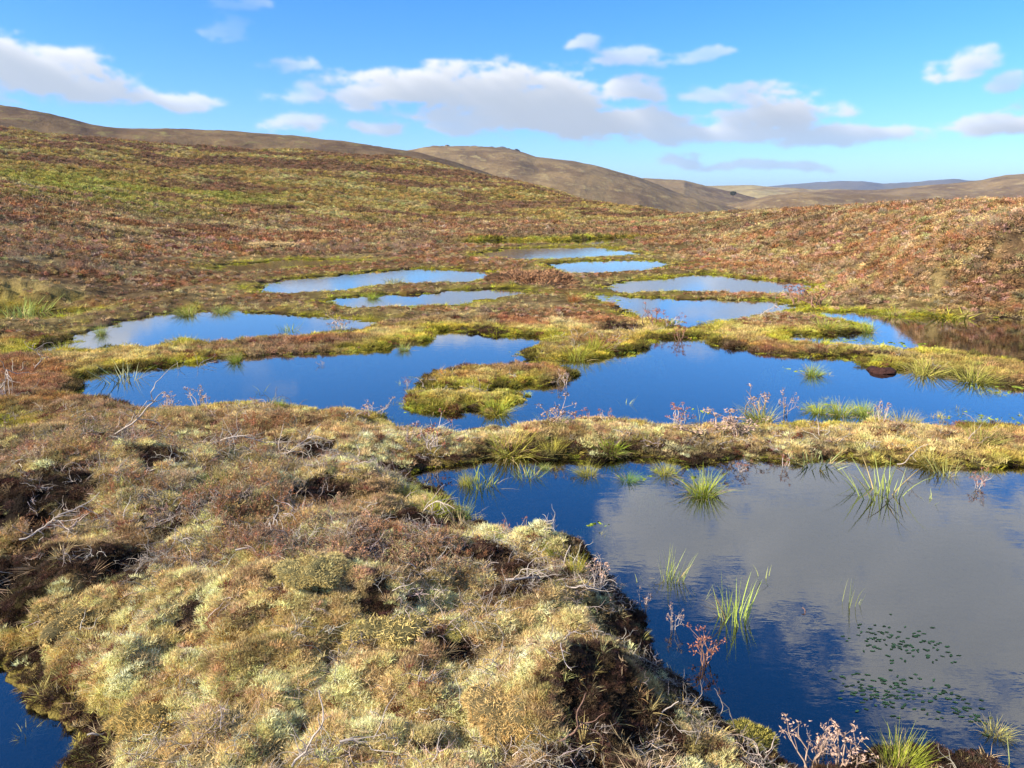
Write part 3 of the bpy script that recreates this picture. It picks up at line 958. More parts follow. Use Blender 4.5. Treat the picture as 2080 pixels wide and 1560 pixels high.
x, y, z, d, r, th, n1, n2, n3, nearf, shore, crumb = [q[k] for q in (x, y, z, d, r, th, n1, n2, n3, nearf, shore, crumb)]
c = cover_colour(x, y, r, th, d)
n = len(x)
pale = sstep(patches(x, y, r, .55, 71), -.05, .32) * nearf
c = lerp(c, np.array([.70, .57, .28]), pale * .85)
c = lerp(c, np.array([.13, .045, .03]), (rng.uniform(size=n) < .05).astype(float))
c = vary(c, n, .55, 1.45, .07) * 1.55
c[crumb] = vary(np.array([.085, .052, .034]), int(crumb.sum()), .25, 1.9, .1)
scatter('moss_cover', 'pale straw and olive moss and lichen carpeting the near hummocks', [mat_clump(100 + i, 160, .95, .46, .055).mesh('moss_clump', M_MOSS) for i in range(5)],
        x, y, z, rng.uniform(.6, 1.35, n) * (.020 + .0055 * r) * np.where(crumb, .7, 1), c, .3)

# heather cover of the middle ground
HE = []
for i in range(5):
    st_, fo_, hd_ = heather(200 + i, 8, 5, 1.0, .9, .05, 8, .012)
    st_.V += fo_.V; st_.F += [f + st_.n for f in fo_.F]; st_.A += fo_.A; st_.n += fo_.n
    HE.append(st_.mesh('heather_clump', M_TWIG))
x, y, z, d, r, th = [np.concatenate(q) for q in zip(spots(75000, 3.5, 80), spots(9000, 15, 34, 14, 42))]
n1, n2, n3, hill_, nearf, right, shore = cover(x, y, r, th, d)
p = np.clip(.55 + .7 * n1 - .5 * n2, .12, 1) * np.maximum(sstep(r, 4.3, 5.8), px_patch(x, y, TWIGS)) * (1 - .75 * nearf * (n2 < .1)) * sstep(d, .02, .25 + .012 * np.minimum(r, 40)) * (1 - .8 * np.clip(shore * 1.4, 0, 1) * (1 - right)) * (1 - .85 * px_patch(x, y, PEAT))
k = rng.uniform(size=len(x)) < p
x, y, z, d, r, th, n1, n2, n3, right = [q[k] for q in (x, y, z, d, r, th, n1, n2, n3, right)]
n = len(x)
mixr = rng.uniform(size=n)
c = lerp(C_BROWN + 0 * x[:, None], C_RUSSET, sstep(n1 + rng.normal(0, .2, n), -.2, .3))
c = lerp(c, C_STRAW * .8, sstep(n2, .0, .35) * .7 * (rng.uniform(size=n) < .8))
c = lerp(c, C_PINK * .9, (mixr < .14) * .8)
c = lerp(c, C_OLIVE, (mixr > .86) * .8)
c = lerp(c, C_ORANGE * .8, right * sstep(n3, 0, .4) * .25)
S = rng.uniform(.7, 1.3, n) * (.09 + .006 * r) * np.where(r < 9.5, np.clip(.35 + .55 * d, .4, 1), np.clip(.2 + .2 * d + .45 * right, .3, 1))
c = vary(c, n, .5, 1.5, .1) * 1.25
# those that show largest are bushes of their own
rank = S / r * (r > 3.6) * (np.abs(np.degrees(th)) < 33)
own = np.zeros(n, bool)
tdg = np.degrees(th)
zone_of = np.where((r < 9.5) & (tdg < 3), 0, np.where(r < 11, 1, np.where(tdg < -14, 2, np.where(tdg > 12, 3, 4))))
for zq, quota in enumerate((60, 24, 36, 40, 24)):
    own[np.argsort(-rank * (zone_of == zq))[:quota]] = True
HEATHER_SPOTS = [q[own] for q in (x, y, z, d, r, th, c, S)]
x, y, z, r, c, S = [q[~own] for q in (x, y, z, r, c, S)]
n = len(x)
scatter('heather_cover', 'russet and brown heather covering the moor between and behind the pools', HE, *[q[r < 11] for q in (x, y, z, S, c)], .2, rng.uniform(.6, 1.0, int((r < 11).sum())))
MH = [far_bush(330 + i, 170, .55).mesh('moor_clump', M_TWIG) for i in range(6)]
scatter('moor_heather_cover', 'brown and russet heather clumps on the moor around the far pools', MH, *[q[r >= 11] for q in (x, y, z, S, c)], .2, rng.uniform(.55, .95, int((r >= 11).sum())))

# straw and green grass on banks and moor
GR = [tuft(34, .32, 1.0, .032, 1.3, .4).mesh('grass_clump', M_LEAF) for i in range(5)]
x, y, z, d, r, th = [np.concatenate(q) for q in zip(spots(52000, 1.4, 90), spots(6000, 15, 30, 14, 42))]
n1, n2, n3, hill_, nearf, right, shore = cover(x, y, r, th, d)
p = np.clip(shore * 1.5 + .35 * sstep(n2, .1, .5) + .10 + .25 * right, 0, 1) * np.maximum(sstep(d, -.02, .03), .30 * sstep(d, -.16 - .006 * r, -.02) * (n1 > .05))
p = np.maximum(p, .45 * px_patch(x, y, ALGAE) * (n2 > -.05) * (d < .02) * (r < 14)) * (1 - .75 * nearf)
k = rng.uniform(size=len(x)) < p
x, y, z, d, r, th, n2, n3, shore = [q[k] for q in (x, y, z, d, r, th, n2, n3, shore)]
n = len(x)
z = np.maximum(z, -.025)
c = lerp(C_STRAW + 0 * x[:, None], C_GREEN, np.clip(shore * 1.6 * sstep(n2, -.6, .2) + rng.normal(0, .15, n), 0, 1))
scatter('bank_grass', 'yellow green sedge and straw grass along the pool banks', GR, x, y, z, rng.uniform(.6, 1.35, n) * (.06 + .0030 * r), vary(c, n, .55, 1.3) * 1.2, .2, rng.uniform(.6, 1.0, n))

# half floating sphagnum that frays the margins
x, y, z, d, r, th = spots(60000, 3.5, 45)
n1, n2, n3, hill_, nearf, right, shore = cover(x, y, r, th, d)
fr_ = patches(x, y, r, .5, 95)
k = (d < .04) & (d > -(.10 + .011 * r) * sstep(fr_, -.15, .5)) & (nearf * (r < 5) < .5)
x, y, z, d, r = [q[k] for q in (x, y, z, d, r)]
n = len(x)
SP = [mat_clump(150 + i, 60, .95, .34, .09).mesh('sphagnum_clump', M_MOSS) for i in range(4)]
c = lerp(np.array([.42, .42, .04]) + 0 * x[:, None], np.array([.42, .33, .08]), rng.uniform(0, 1, n) ** 2)
scatter('floating_sphagnum', 'lime green sphagnum floating along the pool margins', SP, x, y, np.maximum(z, -.012), rng.uniform(.5, 1.3, n) * (.016 + .0042 * r), vary(c, n, .6, 1.3, .08), .1, rng.uniform(.4, .8, n))

# the hillside
FB = [far_bush(300 + i).mesh('hill_clump', M_LEAF) for i in range(6)]
x, y, z, d, r, th = spots(80000, 48, 325)
c = cover_colour(x, y, r, th, d)
n1, n2, n3, hill_, nearf, right, shore = cover(x, y, r, th, d)
k = d > .3
x, y, z, r, c, n1 = [q[k] for q in (x, y, z, r, c, n1)]
n = len(x)
hr = rng.uniform(.6, 1.25, n) * (.26 + .0030 * r)
scatter('hillside_cover', 'green grass and russet heather clumps on the hillside', FB, x, y, z, hr, vary(c, n, .5, 1.45, .08) * 1.1, .2, rng.uniform(.5, .95, n))

# matted dead grass over the near hummocks
DG = [tuft(20, .5, 1.45, .030, 1.2, .5, wind=(.8, .3)).mesh('dead_grass', M_LEAF) for i in range(5)]
x, y, z, d, r, th = spots(16000, 1.2, 12)
mt_ = patches(x, y, r, .9, 85)
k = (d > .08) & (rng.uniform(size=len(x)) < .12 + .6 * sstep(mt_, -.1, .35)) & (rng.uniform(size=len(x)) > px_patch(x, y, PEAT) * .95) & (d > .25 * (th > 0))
x, y, z, r = [q[k] for q in (x, y, z, r)]
n = len(x)
c = lerp(np.array([.58, .45, .25]) + 0 * x[:, None], np.array([.30, .20, .12]), rng.uniform(0, 1, n) ** 1.5)
scatter('matted_grass', 'matted dead straw grass lying over the near moss', DG, x, y, z + .005, rng.uniform(.6, 1.3, n) * (.07 + .006 * r), vary(c, n, .7, 1.3, .05) * 1.1, .15, rng.uniform(.35, .7, n))

# dead twigs
LI = [litter(400 + i).mesh('twig_litter', M_TWIG) for i in range(6)]
x, y, z, d, r, th = spots(14000, 1.6, 14)
n1, n2, n3, hill_, nearf, right, shore = cover(x, y, r, th, d)
tw = patches(x, y, r, 1.0, 81)
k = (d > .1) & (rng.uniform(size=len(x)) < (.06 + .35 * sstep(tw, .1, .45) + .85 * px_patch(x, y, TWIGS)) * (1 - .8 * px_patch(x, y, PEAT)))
x, y, z, r = [q[k] for q in (x, y, z, r)]
n = len(x)
scatter('twig_litter', 'bleached dead heather twigs lying over the near hummocks', LI, x, y, z + .02, rng.uniform(.5, 1.2, n) * (.10 + .012 * r), vary(C_BLEACH * .85, n, .4, 1.2, .04), .25)
# ------------------------------------------------------------------ things
def thing(name, label, cat, loc, rz=0.0, scl=(1, 1, 1), group=None, tilt=(0, 0)):
    o = bpy.data.objects.new(name, None)
    COL.objects.link(o)
    o.empty_display_size = .1
    o.location = loc
    o.rotation_euler = (tilt[0], tilt[1], rz)
    o.scale = scl
    o['label'], o['category'] = label, cat
    if group:
        o['group'] = group
    return o


def part(name, me_, parent, tint, kind=None):
    o = bpy.data.objects.new(name, me_)
    COL.objects.link(o)
    o.parent = parent
    o['tint'] = [float(q) for q in tint]
    if kind:
        o['kind'] = kind
    return o


GT_LIVE = [tuft(210, .34, .62, .016, .9, .35, wind=(.35 * math.cos(i * 2.1), .35 * math.sin(i * 2.1))).mesh('tuft_blades', M_LEAF) for i in range(4)]
GT_DEAD = [tuft(70, .36, 1.2, .016, 1.7, .35, wind=(.3, .2)).mesh('tuft_straw', M_LEAF) for i in range(3)]
RD_LIVE = [tuft(44, .42, .36, .022, .45, .35, wind=(.2 * math.cos(i * 2), .2 * math.sin(i * 2))).mesh('reed_blades', M_LEAF) for i in range(3)]
RD_DEAD = [tuft(10, .45, 1.1, .020, 1.6, .5).mesh('reed_straw', M_LEAF) for i in range(2)]
FW_LIVE = [tuft(5, .30, .55, .03, .8, .5).mesh('few_blades', M_LEAF) for i in range(3)]
G1, G2, G3, G4 = (.33, .40, .05), (.42, .40, .07), (.40, .47, .13), (.50, .34, .09)
nth = 0


def grass_tuft(px, py, w, h, label, tint=G1, sort='tuft', group=None, name=None, dead=True):
    global nth
    nth += 1
    x, y, z = on_ground(px, py)
    R = math.sqrt(x * x + y * y + (CAM_H - z) ** 2)
    W_, H = w * R / FPX, h * R / FPX * .95
    if sort == 'tuft':
        live, dd_, wid = GT_LIVE[nth % 4], GT_DEAD[nth % 3], 1.65
    elif sort == 'reed':
        live, dd_, wid = RD_LIVE[nth % 3], RD_DEAD[nth % 2], 1.25
    else:
        live, dd_, wid = FW_LIVE[nth % 3], None, 1.0
    t = thing(name or {'tuft': 'grass_tuft', 'reed': 'reed_clump', 'few': 'sedge_sprig'}[sort], label, {'tuft': 'grass', 'reed': 'reeds', 'few': 'sedge'}[sort], (x, y, z - .01), nth * 2.4, (W_ / wid, W_ / wid, H), group)
    part('blades', live, t, tint, 'stuff')
    if dd_ is not None and dead:
        part('straw', dd_, t, (.50, .38, .16), 'stuff')
    return t


for a_ in [
    (1428, 1002, 112, 70, 'big bright green sedge tuft with a mirror image in the foreground pool', (.40, .46, .06)),
    (1195, 965, 70, 36, 'round yellow green tuft at the near pool edge below the straw bank', G2),
    (945, 984, 52, 44, 'dense upright yellow green tuft at the left tip of the foreground pool', G2),
    (1110, 953, 38, 20, 'small pale tuft standing in water left of the round tuft', G3),
    (1352, 962, 80, 34, 'flattened grass tuft between the algae and the big sedge tuft', G2),
    (1275, 976, 66, 24, 'low dark green tuft in the algae right of the round tuft', (.20, .36, .05)),
    (1240, 918, 90, 34, 'vivid lime tuft at the water edge below the straw mound', (.36, .48, .04)),
    (818, 1012, 90, 52, 'yellow green tuft on the bank above the foreground pool, left of three', G2),
    (880, 1042, 104, 60, 'yellow green tuft on the bank above the foreground pool, middle of three', (.42, .44, .06)),
    (936, 1056, 84, 54, 'tuft leaning over the foreground pool, right of three on the bank', G3),
    (1168, 1166, 66, 70, 'upright orange tipped tuft at the end of the twiggy headland', (.46, .42, .05)),
    (1128, 1126, 60, 40, 'thin green tuft behind the orange tipped tuft on the headland', G1),
    (1010, 1104, 60, 44, 'pale green tuft beside the upright seed heads on the shore', G3),
    (1826, 1560, 120, 84, 'spiky green tuft on the bank at the lower right corner', (.38, .42, .05)),
    (1010, 836, 96, 46, 'bright tuft on the right end of the low green islet', (.42, .46, .06)),
    (890, 830, 100, 24, 'low lime mat of grass on the left of the green islet', (.34, .44, .05)),
    (1650, 762, 62, 34, 'lone bright tuft in the long pool with algae beside it', (.38, .46, .07)),
    (1545, 856, 96, 58, 'tall tuft mixed with grey seed heads on the strip bank', (.44, .44, .10)),
    (1660, 838, 70, 34, 'lime tuft at the far edge of the strip bank, left of a row', (.42, .48, .08)),
    (1706, 842, 76, 42, 'lime tuft in the middle of the row beyond the strip bank', (.42, .48, .08)),
    (1752, 842, 66, 40, 'lime tuft at the right end of the row beyond the strip bank', (.40, .48, .09)),
    (1838, 866, 80, 44, 'straw tuft with long thin blades on the strip bank', (.52, .44, .12)),
    (1040, 918, 170, 58, 'broad yellow tuft drooping over the strip bank by the foreground pool', (.50, .46, .08)),
    (1120, 916, 80, 40, 'narrower yellow tuft right of the broad drooping tuft', (.50, .44, .08)),
    (1990, 900, 90, 50, 'faded green tuft on the right end of the strip bank', (.42, .40, .10)),
    (1890, 940, 100, 36, 'tan and green tuft at the water edge near the white twig', (.48, .40, .08)),
    (478, 736, 46, 34, 'dark based green tuft at the far shore of the long pool', (.26, .32, .04)),
    (822, 712, 44, 24, 'pale arching tuft at the far shore of the long pool', G3),
    (206, 680, 34, 30, 'pale tuft standing in the left blue pool', G3),
    (562, 828, 40, 34, 'small lime tuft on the near shore of the long pool', (.40, .46, .05)),
    (448, 996, 96, 50, 'arching green tuft among grey twigs on the left hummock', (.30, .36, .06)),
    (238, 1000, 58, 44, 'orange and green tuft beside dark peat on the left hummock', (.36, .34, .05)),
    (470, 1300, 110, 60, 'orange straw tuft with green heart on the near moss', G4),
    (360, 1392, 90, 52, 'orange straw tuft among pale lichen in the near moss', (.56, .34, .09)),
    (290, 1245, 60, 50, 'thin straw tuft with long stalks on the near moss', (.46, .38, .12)),
    (1680, 668, 80, 30, 'lime sedge tuft at the left end of the tongue in the right pools', (.42, .46, .07)),
    (1760, 674, 60, 32, 'lime sedge tuft at the tip of the tongue in the right pools', (.42, .48, .08)),
    (1460, 668, 90, 24, 'straw topped green tuft on the bank between the two right pools', (.48, .44, .08)),
    (1210, 712, 90, 44, 'green tuft on the tongue running into the long pool', (.44, .44, .06)),
    (1170, 730, 90, 46, 'yellow green tuft at the foot of the tongue by the islet', (.46, .46, .07)),
    (1880, 760, 110, 40, 'straw green tuft on the bank between the long pool and the dark right pool', (.48, .44, .10)),
    (1980, 775, 100, 40, 'green tuft at the right end of the bank below the dark pool', (.46, .44, .09)),
    (1240, 622, 40, 20, 'orange red tuft at the left end of the pool right of centre', (.46, .20, .06)),
    (1165, 612, 46, 28, 'rusty orange tuft on the mound between the pools', (.46, .18, .06)),
    (380, 640, 70, 26, 'pale green sedge tuft at the far shore of the left blue pool', (.36, .38, .08)),
    (450, 636, 60, 24, 'bushy sedge tuft in the left blue pool near its far corner', (.36, .40, .10)),
    (130, 712, 60, 24, 'yellow green tuft at the near left end of the left blue pool', G2),
    (370, 704, 80, 30, 'yellow tuft on the narrow bank between the two left pools', (.46, .42, .07)),
    (756, 606, 44, 20, 'small bright tuft on the strip between the two pale pools', (.36, .44, .05)),
    (2024, 1490, 60, 34, 'small yellowing tuft floating at the right of the foreground pool', (.52, .48, .14)),
]:
    grass_tuft(*a_)
for a_ in [
    (1782, 1006, 124, 80, 'tall pale reed clump standing in the right of the foreground pool', G3),
    (1492, 1258, 86, 104, 'bright reed clump where the cloud edge mirrors in the foreground pool', (.42, .52, .10)),
    (1366, 1176, 64, 82, 'slender reed clump left of the bright reeds in the foreground pool', G3),
    (245, 772, 96, 40, 'thin pale reeds in the shallow left end of the long pool', (.40, .42, .22)),
    (40, 640, 60, 32, 'pale reeds in the dark water at the left edge', G3),
    (70, 632, 70, 36, 'greener reeds in the dark water at the left edge', (.36, .42, .10)),
    (1660, 945, 110, 36, 'sparse reeds at the far side of the foreground pool', (.42, .46, .18)),
    (1915, 962, 70, 40, 'sparse reeds beside the leaning stalk at the right of the foreground pool', (.46, .46, .14)),
    (1070, 968, 70, 34, 'thin reeds beside the small pale tuft', G3),
    (1830, 640, 90, 18, 'lime reeds along the far shore of the dark right pool', (.44, .48, .08)),
    (1925, 642, 110, 20, 'yellow reeds along the far shore of the dark right pool', (.48, .46, .07)),
    (585, 672, 50, 22, 'thin green reeds in the left blue pool near its near shore', (.36, .44, .12)),
    (800, 572, 60, 14, 'short reeds in the pale pool left of centre', (.40, .42, .12)),
    (975, 985, 90, 56, 'thin leaning reeds around the dense upright tuft', (.40, .46, .10)),
    (690, 668, 40, 18, 'pale reeds at the right end of the left blue pool', (.42, .46, .20)),
    (1785, 850, 60, 30, 'thin reeds behind the straw tuft of the strip bank', (.40, .46, .16)),
]:
    grass_tuft(*a_, sort='reed')
for a_ in [
    (1722, 1228, 40, 92, 'single long arching blade in the grey cloud reflection'),
    (1740, 1228, 20, 44, 'short blade beside the long arching blade'),
    (1424, 1214, 34, 46, 'few thin blades between the two reed clumps of the foreground pool'),
    (1310, 1186, 50, 30, 'few short blades nearest the twiggy headland'),
    (1272, 822, 40, 34, 'two thin blades rising from the long pool near the strip bank'),
    (1420, 852, 24, 50, 'thin upright blades behind the pink heather on the strip bank'),
    (1105, 860, 40, 50, 'thin grey green blades on the strip bank by the seed heads'),
    (1890, 1018, 40, 26, 'pair of short blades right of the tall pale reed clump'),
    (530, 796, 30, 22, 'few pale blades in the open water of the long pool'),
    (1555, 1180, 60, 30, 'leaning brown green blade right of the bright reed clump'),
    (2060, 1560, 30, 90, 'single dry stalk at the lower right edge'),
    (1700, 1180, 16, 26, 'tiny pale blade in the grey cloud reflection'),
    (945, 1240, 30, 40, 'few dry blades on the near moss hummock'),
]:
    grass_tuft(*a_, tint=(.44, .48, .16), sort='few')

# ---- heather bushes that stand out
HB_PARTS = []
for i in range(5):
    st_, fo_, hd_ = heather(500 + i, 11, 6, 1.0, .95, .045, 10, .012, 3, .25)
    HB_PARTS.append((st_.mesh('bush_stems', M_TWIG), fo_.mesh('bush_foliage', M_TWIG), hd_.mesh('bush_seed_heads', M_TWIG)))
LANDMARKS = [(60, 990, 'the dark peat at the left edge'), (238, 990, 'the orange and green tuft'), (318, 968, 'the thick bleached stick'), (448, 990, 'the arching green tuft'), (300, 900, 'the grey root tangle'), (540, 915, 'the whitened roots'),
             (405, 825, 'the long pool near shore'), (562, 825, 'the small lime tuft'), (760, 845, 'the orange headed twig'), (860, 900, 'the white stemmed shrub'), (850, 1020, 'the three bank tufts'), (640, 1080, 'the grey twigs on pale moss'),
             (1010, 1100, 'the pale green headland tuft'), (1168, 1160, 'the orange tipped tuft'), (1120, 1190, 'the pale forked branch'), (770, 1262, 'the large pale moss cushion'), (1060, 1425, 'the big straw moss cushion'), (480, 1290, 'the orange straw tuft'),
             (470, 1500, 'the broad straw lichen cushion'), (150, 1230, 'the left slope cushion'), (120, 1480, 'the lower left water'), (1400, 1470, 'the dark bank above the pool'), (1040, 910, 'the broad drooping tuft'), (1240, 900, 'the vivid lime tuft'),
             (1440, 880, 'the broad pink heather'), (1545, 856, 'the tall strip bank tuft'), (1700, 850, 'the row of lime tufts'), (1838, 866, 'the straw strip bank tuft'), (1990, 890, 'the right end of the strip bank'), (40, 630, 'the left edge reeds'),
             (60, 720, 'the near left pool tip'), (200, 640, 'the left blue pool'), (300, 560, 'the heather slope above the left pool'), (540, 500, 'the pale straw mound'), (560, 590, 'the left pale pool'), (860, 640, 'the narrow pale pool'), (960, 680, 'the dark peat bay'),
             (1090, 566, 'the brown rounded mound'), (1165, 612, 'the rusty orange tuft'), (1330, 655, 'the red brown point'), (1460, 660, 'the straw topped tuft'), (1655, 615, 'the mauve brown shrub'), (1800, 620, 'the far reeds of the dark pool'),
             (1850, 520, 'the right bank brow'), (2040, 480, 'the upper right bank'), (1560, 500, 'the straw patch by the right pools'), (1300, 500, 'the far pools'), (2060, 640, 'the dark pool at the right edge'), (1950, 440, 'the right skyline'), (100, 460, 'the foot of the left hillside')]
BUSH_SEEN = set()


def bush_label(bx_, by_, br, btd, bs, colour):
    p = math.radians(PITCH)
    zz = ground_at(np.array([bx_]), np.array([by_]))[0][0] - CAM_H
    dep, up_ = by_ * math.cos(p) - zz * math.sin(p), by_ * math.sin(p) + zz * math.cos(p)
    px, py = 1040 + FPX * bx_ / dep, 780 - FPX * up_ / dep
    order = sorted(LANDMARKS, key=lambda q: math.hypot(q[0] - px, (q[1] - py) * 2))
    zone = 'on the left foreground hummock' if (br < 9.5 and btd < 3) else 'on the strip bank' if br < 11 else 'on the left bank' if btd < -14 else 'on the right bank' if btd > 12 else 'between the middle pools'
    size = 'large' if bs / br > .030 else 'low' if bs / br < .012 else 'small' if bs / br < .018 else 'bushy'
    for lx, ly, ph in order[:8]:
        dx, dy = px - lx, (py - ly) * 2
        rel = ('right of' if dx > 0 else 'left of') if abs(dx) > abs(dy) else ('in front of' if dy > 0 else 'behind')
        for far in (('close', 'just') if False else ('',)):
            lab = '%s %s heather bush %s %s' % (size, colour, rel, ph)
            if lab not in BUSH_SEEN:
                BUSH_SEEN.add(lab)
                return lab, zone
    lab = '%s %s heather, %s %s' % (size, colour, rel, order[0][2])
    return lab, zone


x, y, z, d, r, th, c, S = HEATHER_SPOTS
for i in range(len(x)):
    td = math.degrees(th[i])
    rg, lum = c[i][0] / c[i][1], c[i].sum()
    col_word = 'olive' if rg < 1.3 else 'russet' if rg > 1.85 else 'straw coloured' if lum > .95 else 'pinkish' if c[i][2] > .62 * c[i][1] and lum > .7 else 'dark brown' if lum < .38 else 'tan' if lum > .66 else 'brown'
    label, zone = bush_label(x[i], y[i], r[i], td, S[i], col_word)
    t = thing('heather_bush', label, 'heather', (x[i], y[i], z[i] - .01), rng.uniform(0, 6.28), (S[i] * 1.15, S[i] * 1.15, S[i] * rng.uniform(.7, 1.05)), 'heather bushes ' + zone)
    a_, b_, c_ = HB_PARTS[i % 5]
    stm = part('stems', a_, t, np.array([.30, .24, .20]) * rng.uniform(.7, 1.2), 'stuff')
    part('foliage', b_, t, c[i], 'stuff')
    part('seed_heads', c_, stm, np.array([.36, .21, .13]) * rng.uniform(.8, 1.2), 'stuff')

# ---- leggy dead heather with seed heads along the shores
DH = []
for i in range(5):
    st_, fo_, hd_ = heather(600 + i, 5, 4, .8, 0, .05, 4, .018, 4, .8)
    DH.append((st_.mesh('dead_stems', M_TWIG), hd_.mesh('dead_heads', M_TWIG)))
for j, (px, py, w, h, label) in enumerate([
    (1645, 1560, 110, 90, 'grey dead heather with pinkish heads at the bottom edge, leftmost of three'),
    (1712, 1562, 110, 84, 'grey dead heather with pinkish heads at the bottom edge, middle of three'),
    (1668, 1530, 50, 70, 'single tall grey heather head at the bottom edge, rising highest of three'),
    (1432, 1350, 80, 80, 'drowned red heather shrub in the dark corner of the foreground pool'),
    (1310, 1252, 60, 50, 'leaning white twig with a pale head over the foreground pool'),
    (1368, 1280, 40, 50, 'bare white twig standing in the water by the headland'),
    (1215, 1210, 90, 80, 'white stemmed dead heather at the tip of the headland'),
    (1035, 1096, 50, 60, 'upright dead heather with a reddish head at the headland shore'),
    (1130, 866, 90, 62, 'pink grey dead heather on the strip bank, leftmost in the row'),
    (1170, 862, 60, 36, 'brown headed heather on the strip bank beside the pink grey one'),
    (1232, 862, 40, 34, 'single reddish heather head on the strip bank'),
    (1378, 866, 70, 48, 'reddish dead heather on the strip bank left of the thin blades'),
    (1440, 884, 130, 64, 'broad pink heather bush in the middle of the strip bank'),
    (1500, 890, 130, 60, 'second pink heather bush of the strip bank, right of the broad one'),
    (1548, 850, 90, 58, 'grey pink heather heads above the tall tuft'),
    (1596, 846, 40, 50, 'upright pale pink heather spike beside the tall tuft'),
    (1788, 862, 50, 44, 'grey heather twig on the strip bank right of the lime tufts'),
    (760, 850, 60, 54, 'orange headed twig overhanging the long pool from the near shore'),
    (880, 918, 90, 80, 'white stemmed shrub with red heads where the strip bank starts'),
    (830, 900, 60, 46, 'dead heather leaning over the near bay of the long pool'),
    (405, 832, 60, 46, 'pale dead heather on the near shore of the long pool, right of a pair'),
    (345, 834, 50, 36, 'pale dead heather on the near shore of the long pool, left of a pair'),
    (508, 830, 40, 30, 'small reddish heather on the near shore of the long pool'),
    (690, 676, 60, 40, 'bare pale branches at the right end of the left blue pool'),
    (1330, 664, 70, 44, 'red brown heather bush on the point below the right pools'),
    (1360, 668, 60, 34, 'dark red heather at the water gap between the right pools'),
    (1380, 692, 50, 30, 'brown twiggy heather mirrored in the long pool'),
    (1990, 992, 40, 44, 'drowned twig with a reddish head at the right of the foreground pool'),
    (1505, 958, 40, 30, 'small red heather drooping into the foreground pool from the strip bank'),
    (1590, 948, 40, 34, 'second small red heather drooping into the foreground pool'),
    (1655, 624, 110, 44, 'mauve brown heather shrub between the right pools'),
    (1620, 618, 80, 36, 'mauve brown heather shrub left of its larger neighbour between the right pools'),
    (652, 742, 16, 14, 'dark drowned twig in the open water of the long pool'),
    (828, 784, 24, 20, 'small red twig in the water left of the islet'),
    (1150, 782, 50, 30, 'silvery twigs at the right tip of the islet'),
]):
    x, y, z = on_ground(px, py)
    R = math.sqrt(x * x + y * y + (CAM_H - z) ** 2)
    t = thing('dead_heather', label, 'heather', (x, y, z - .01), j * 1.9, (w * R / FPX / 1.0, w * R / FPX / 1.0, h * R / FPX / 1.0))
    a_, c_ = DH[j % 5]
    red = 'red' in label or 'brown' in label
    pt = part('stems', a_, t, (.30, .17, .12) if ('drowned red' in label or 'brown' in label) else ((.40, .29, .22) if 'pink' in label else (.52, .44, .39)), 'stuff')
    part('seed_heads', c_, pt, (.36, .15, .09) if red else (.46, .31, .23), 'stuff')

# ---- bleached branches and roots
for j, (px, py, length, ang, label) in enumerate([
    (318, 968, 84, -60, 'thick bleached stick with a splintered end lying on the left hummock'),
    (300, 900, 170, 8, 'long grey root tangle lying across the left hummock'),
    (520, 915, 190, -4, 'whitened roots snaking along the brow of the left hummock'),
    (600, 925, 120, 20, 'second run of whitened roots right of the snaking ones'),
    (92, 752, 60, 70, 'curved white stick standing at the left shore'),
    (40, 800, 120, 25, 'bundle of straw coloured branches at the far left'),
    (1120, 1185, 180, 6, 'pale forked branch lying along the twiggy headland'),
    (1180, 1195, 120, 30, 'white bent branch at the tip of the headland'),
    (380, 750, 110, 20, 'grey driftwood on the bank between the two left pools'),
    (1580, 645, 70, -8, 'grey driftwood on the bank between the right pools'),
    (1640, 1245, 30, -60, 'dark twig floating in the foreground pool'),
    (1850, 952, 60, -50, 'white broken twig at the far side of the foreground pool'),
    (560, 1120, 150, 15, 'grey twigs lying over pale moss in the near hummock'),
    (880, 1050, 110, 40, 'thin grey branches at the bank below the three tufts'),
    (640, 1545, 130, 60, 'bare grey twig rising at the bottom edge of the moss'),
    (760, 1500, 150, 40, 'fan of grey twigs on the near moss left of the dark hollow'),
    (1190, 1510, 120, 25, 'reddish twigs on the dark peat near the bottom edge'),
    (1330, 1500, 110, 50, 'pale twigs on the dark bank above the lower pool corner'),
    (120, 1100, 130, 10, 'silver twigs edging the dark peat at the left'),
    (230, 1490, 90, 40, 'pale twigs over the dark water at the lower left'),
]):
    x, y, z = on_ground(px, py)
    R = math.sqrt(x * x + y * y + (CAM_H - z) ** 2)
    L = length * R / FPX
    r_ = np.random.default_rng(700 + j)
    t = thing('dead_branch', label, 'branch', (x, y, z + .02), 0)
    a_ = math.radians(ang)
    d_ = np.array([math.cos(a_), math.sin(a_) * .5, .05 + (.9 if ('standing' in label or 'rising' in label) else 0)])
    mb = MB()
    pts, dd_ = wander(r_, -d_ * L * .5 * np.array([1, 1, 0]), d_, L * 1.15, 14, .27, .0)
    tube(mb, pts, L * .010 + .002, .0022, 6, 1.0)
    tint = (.20, .12, .09) if ('dark twig' in label or 'reddish' in label) else (.46, .39, .33)
    limb = part('limb', mb.mesh('limb', M_TWIG), t, tint)
    for q in range(11 if L > .3 else 3):
        mb = MB()
        p2, _ = wander(r_, pts[r_.integers(1, 11)], dd_ * .5 + d_ * .6 + r_.normal(0, .5, 3), L * r_.uniform(.25, .7), 9, .3, -.01)
        tube(mb, p2, L * .005 + .0012, .001, 4, r_.uniform(.7, 1.2))
        part('twig', mb.mesh('twig', M_TWIG), limb, tint)

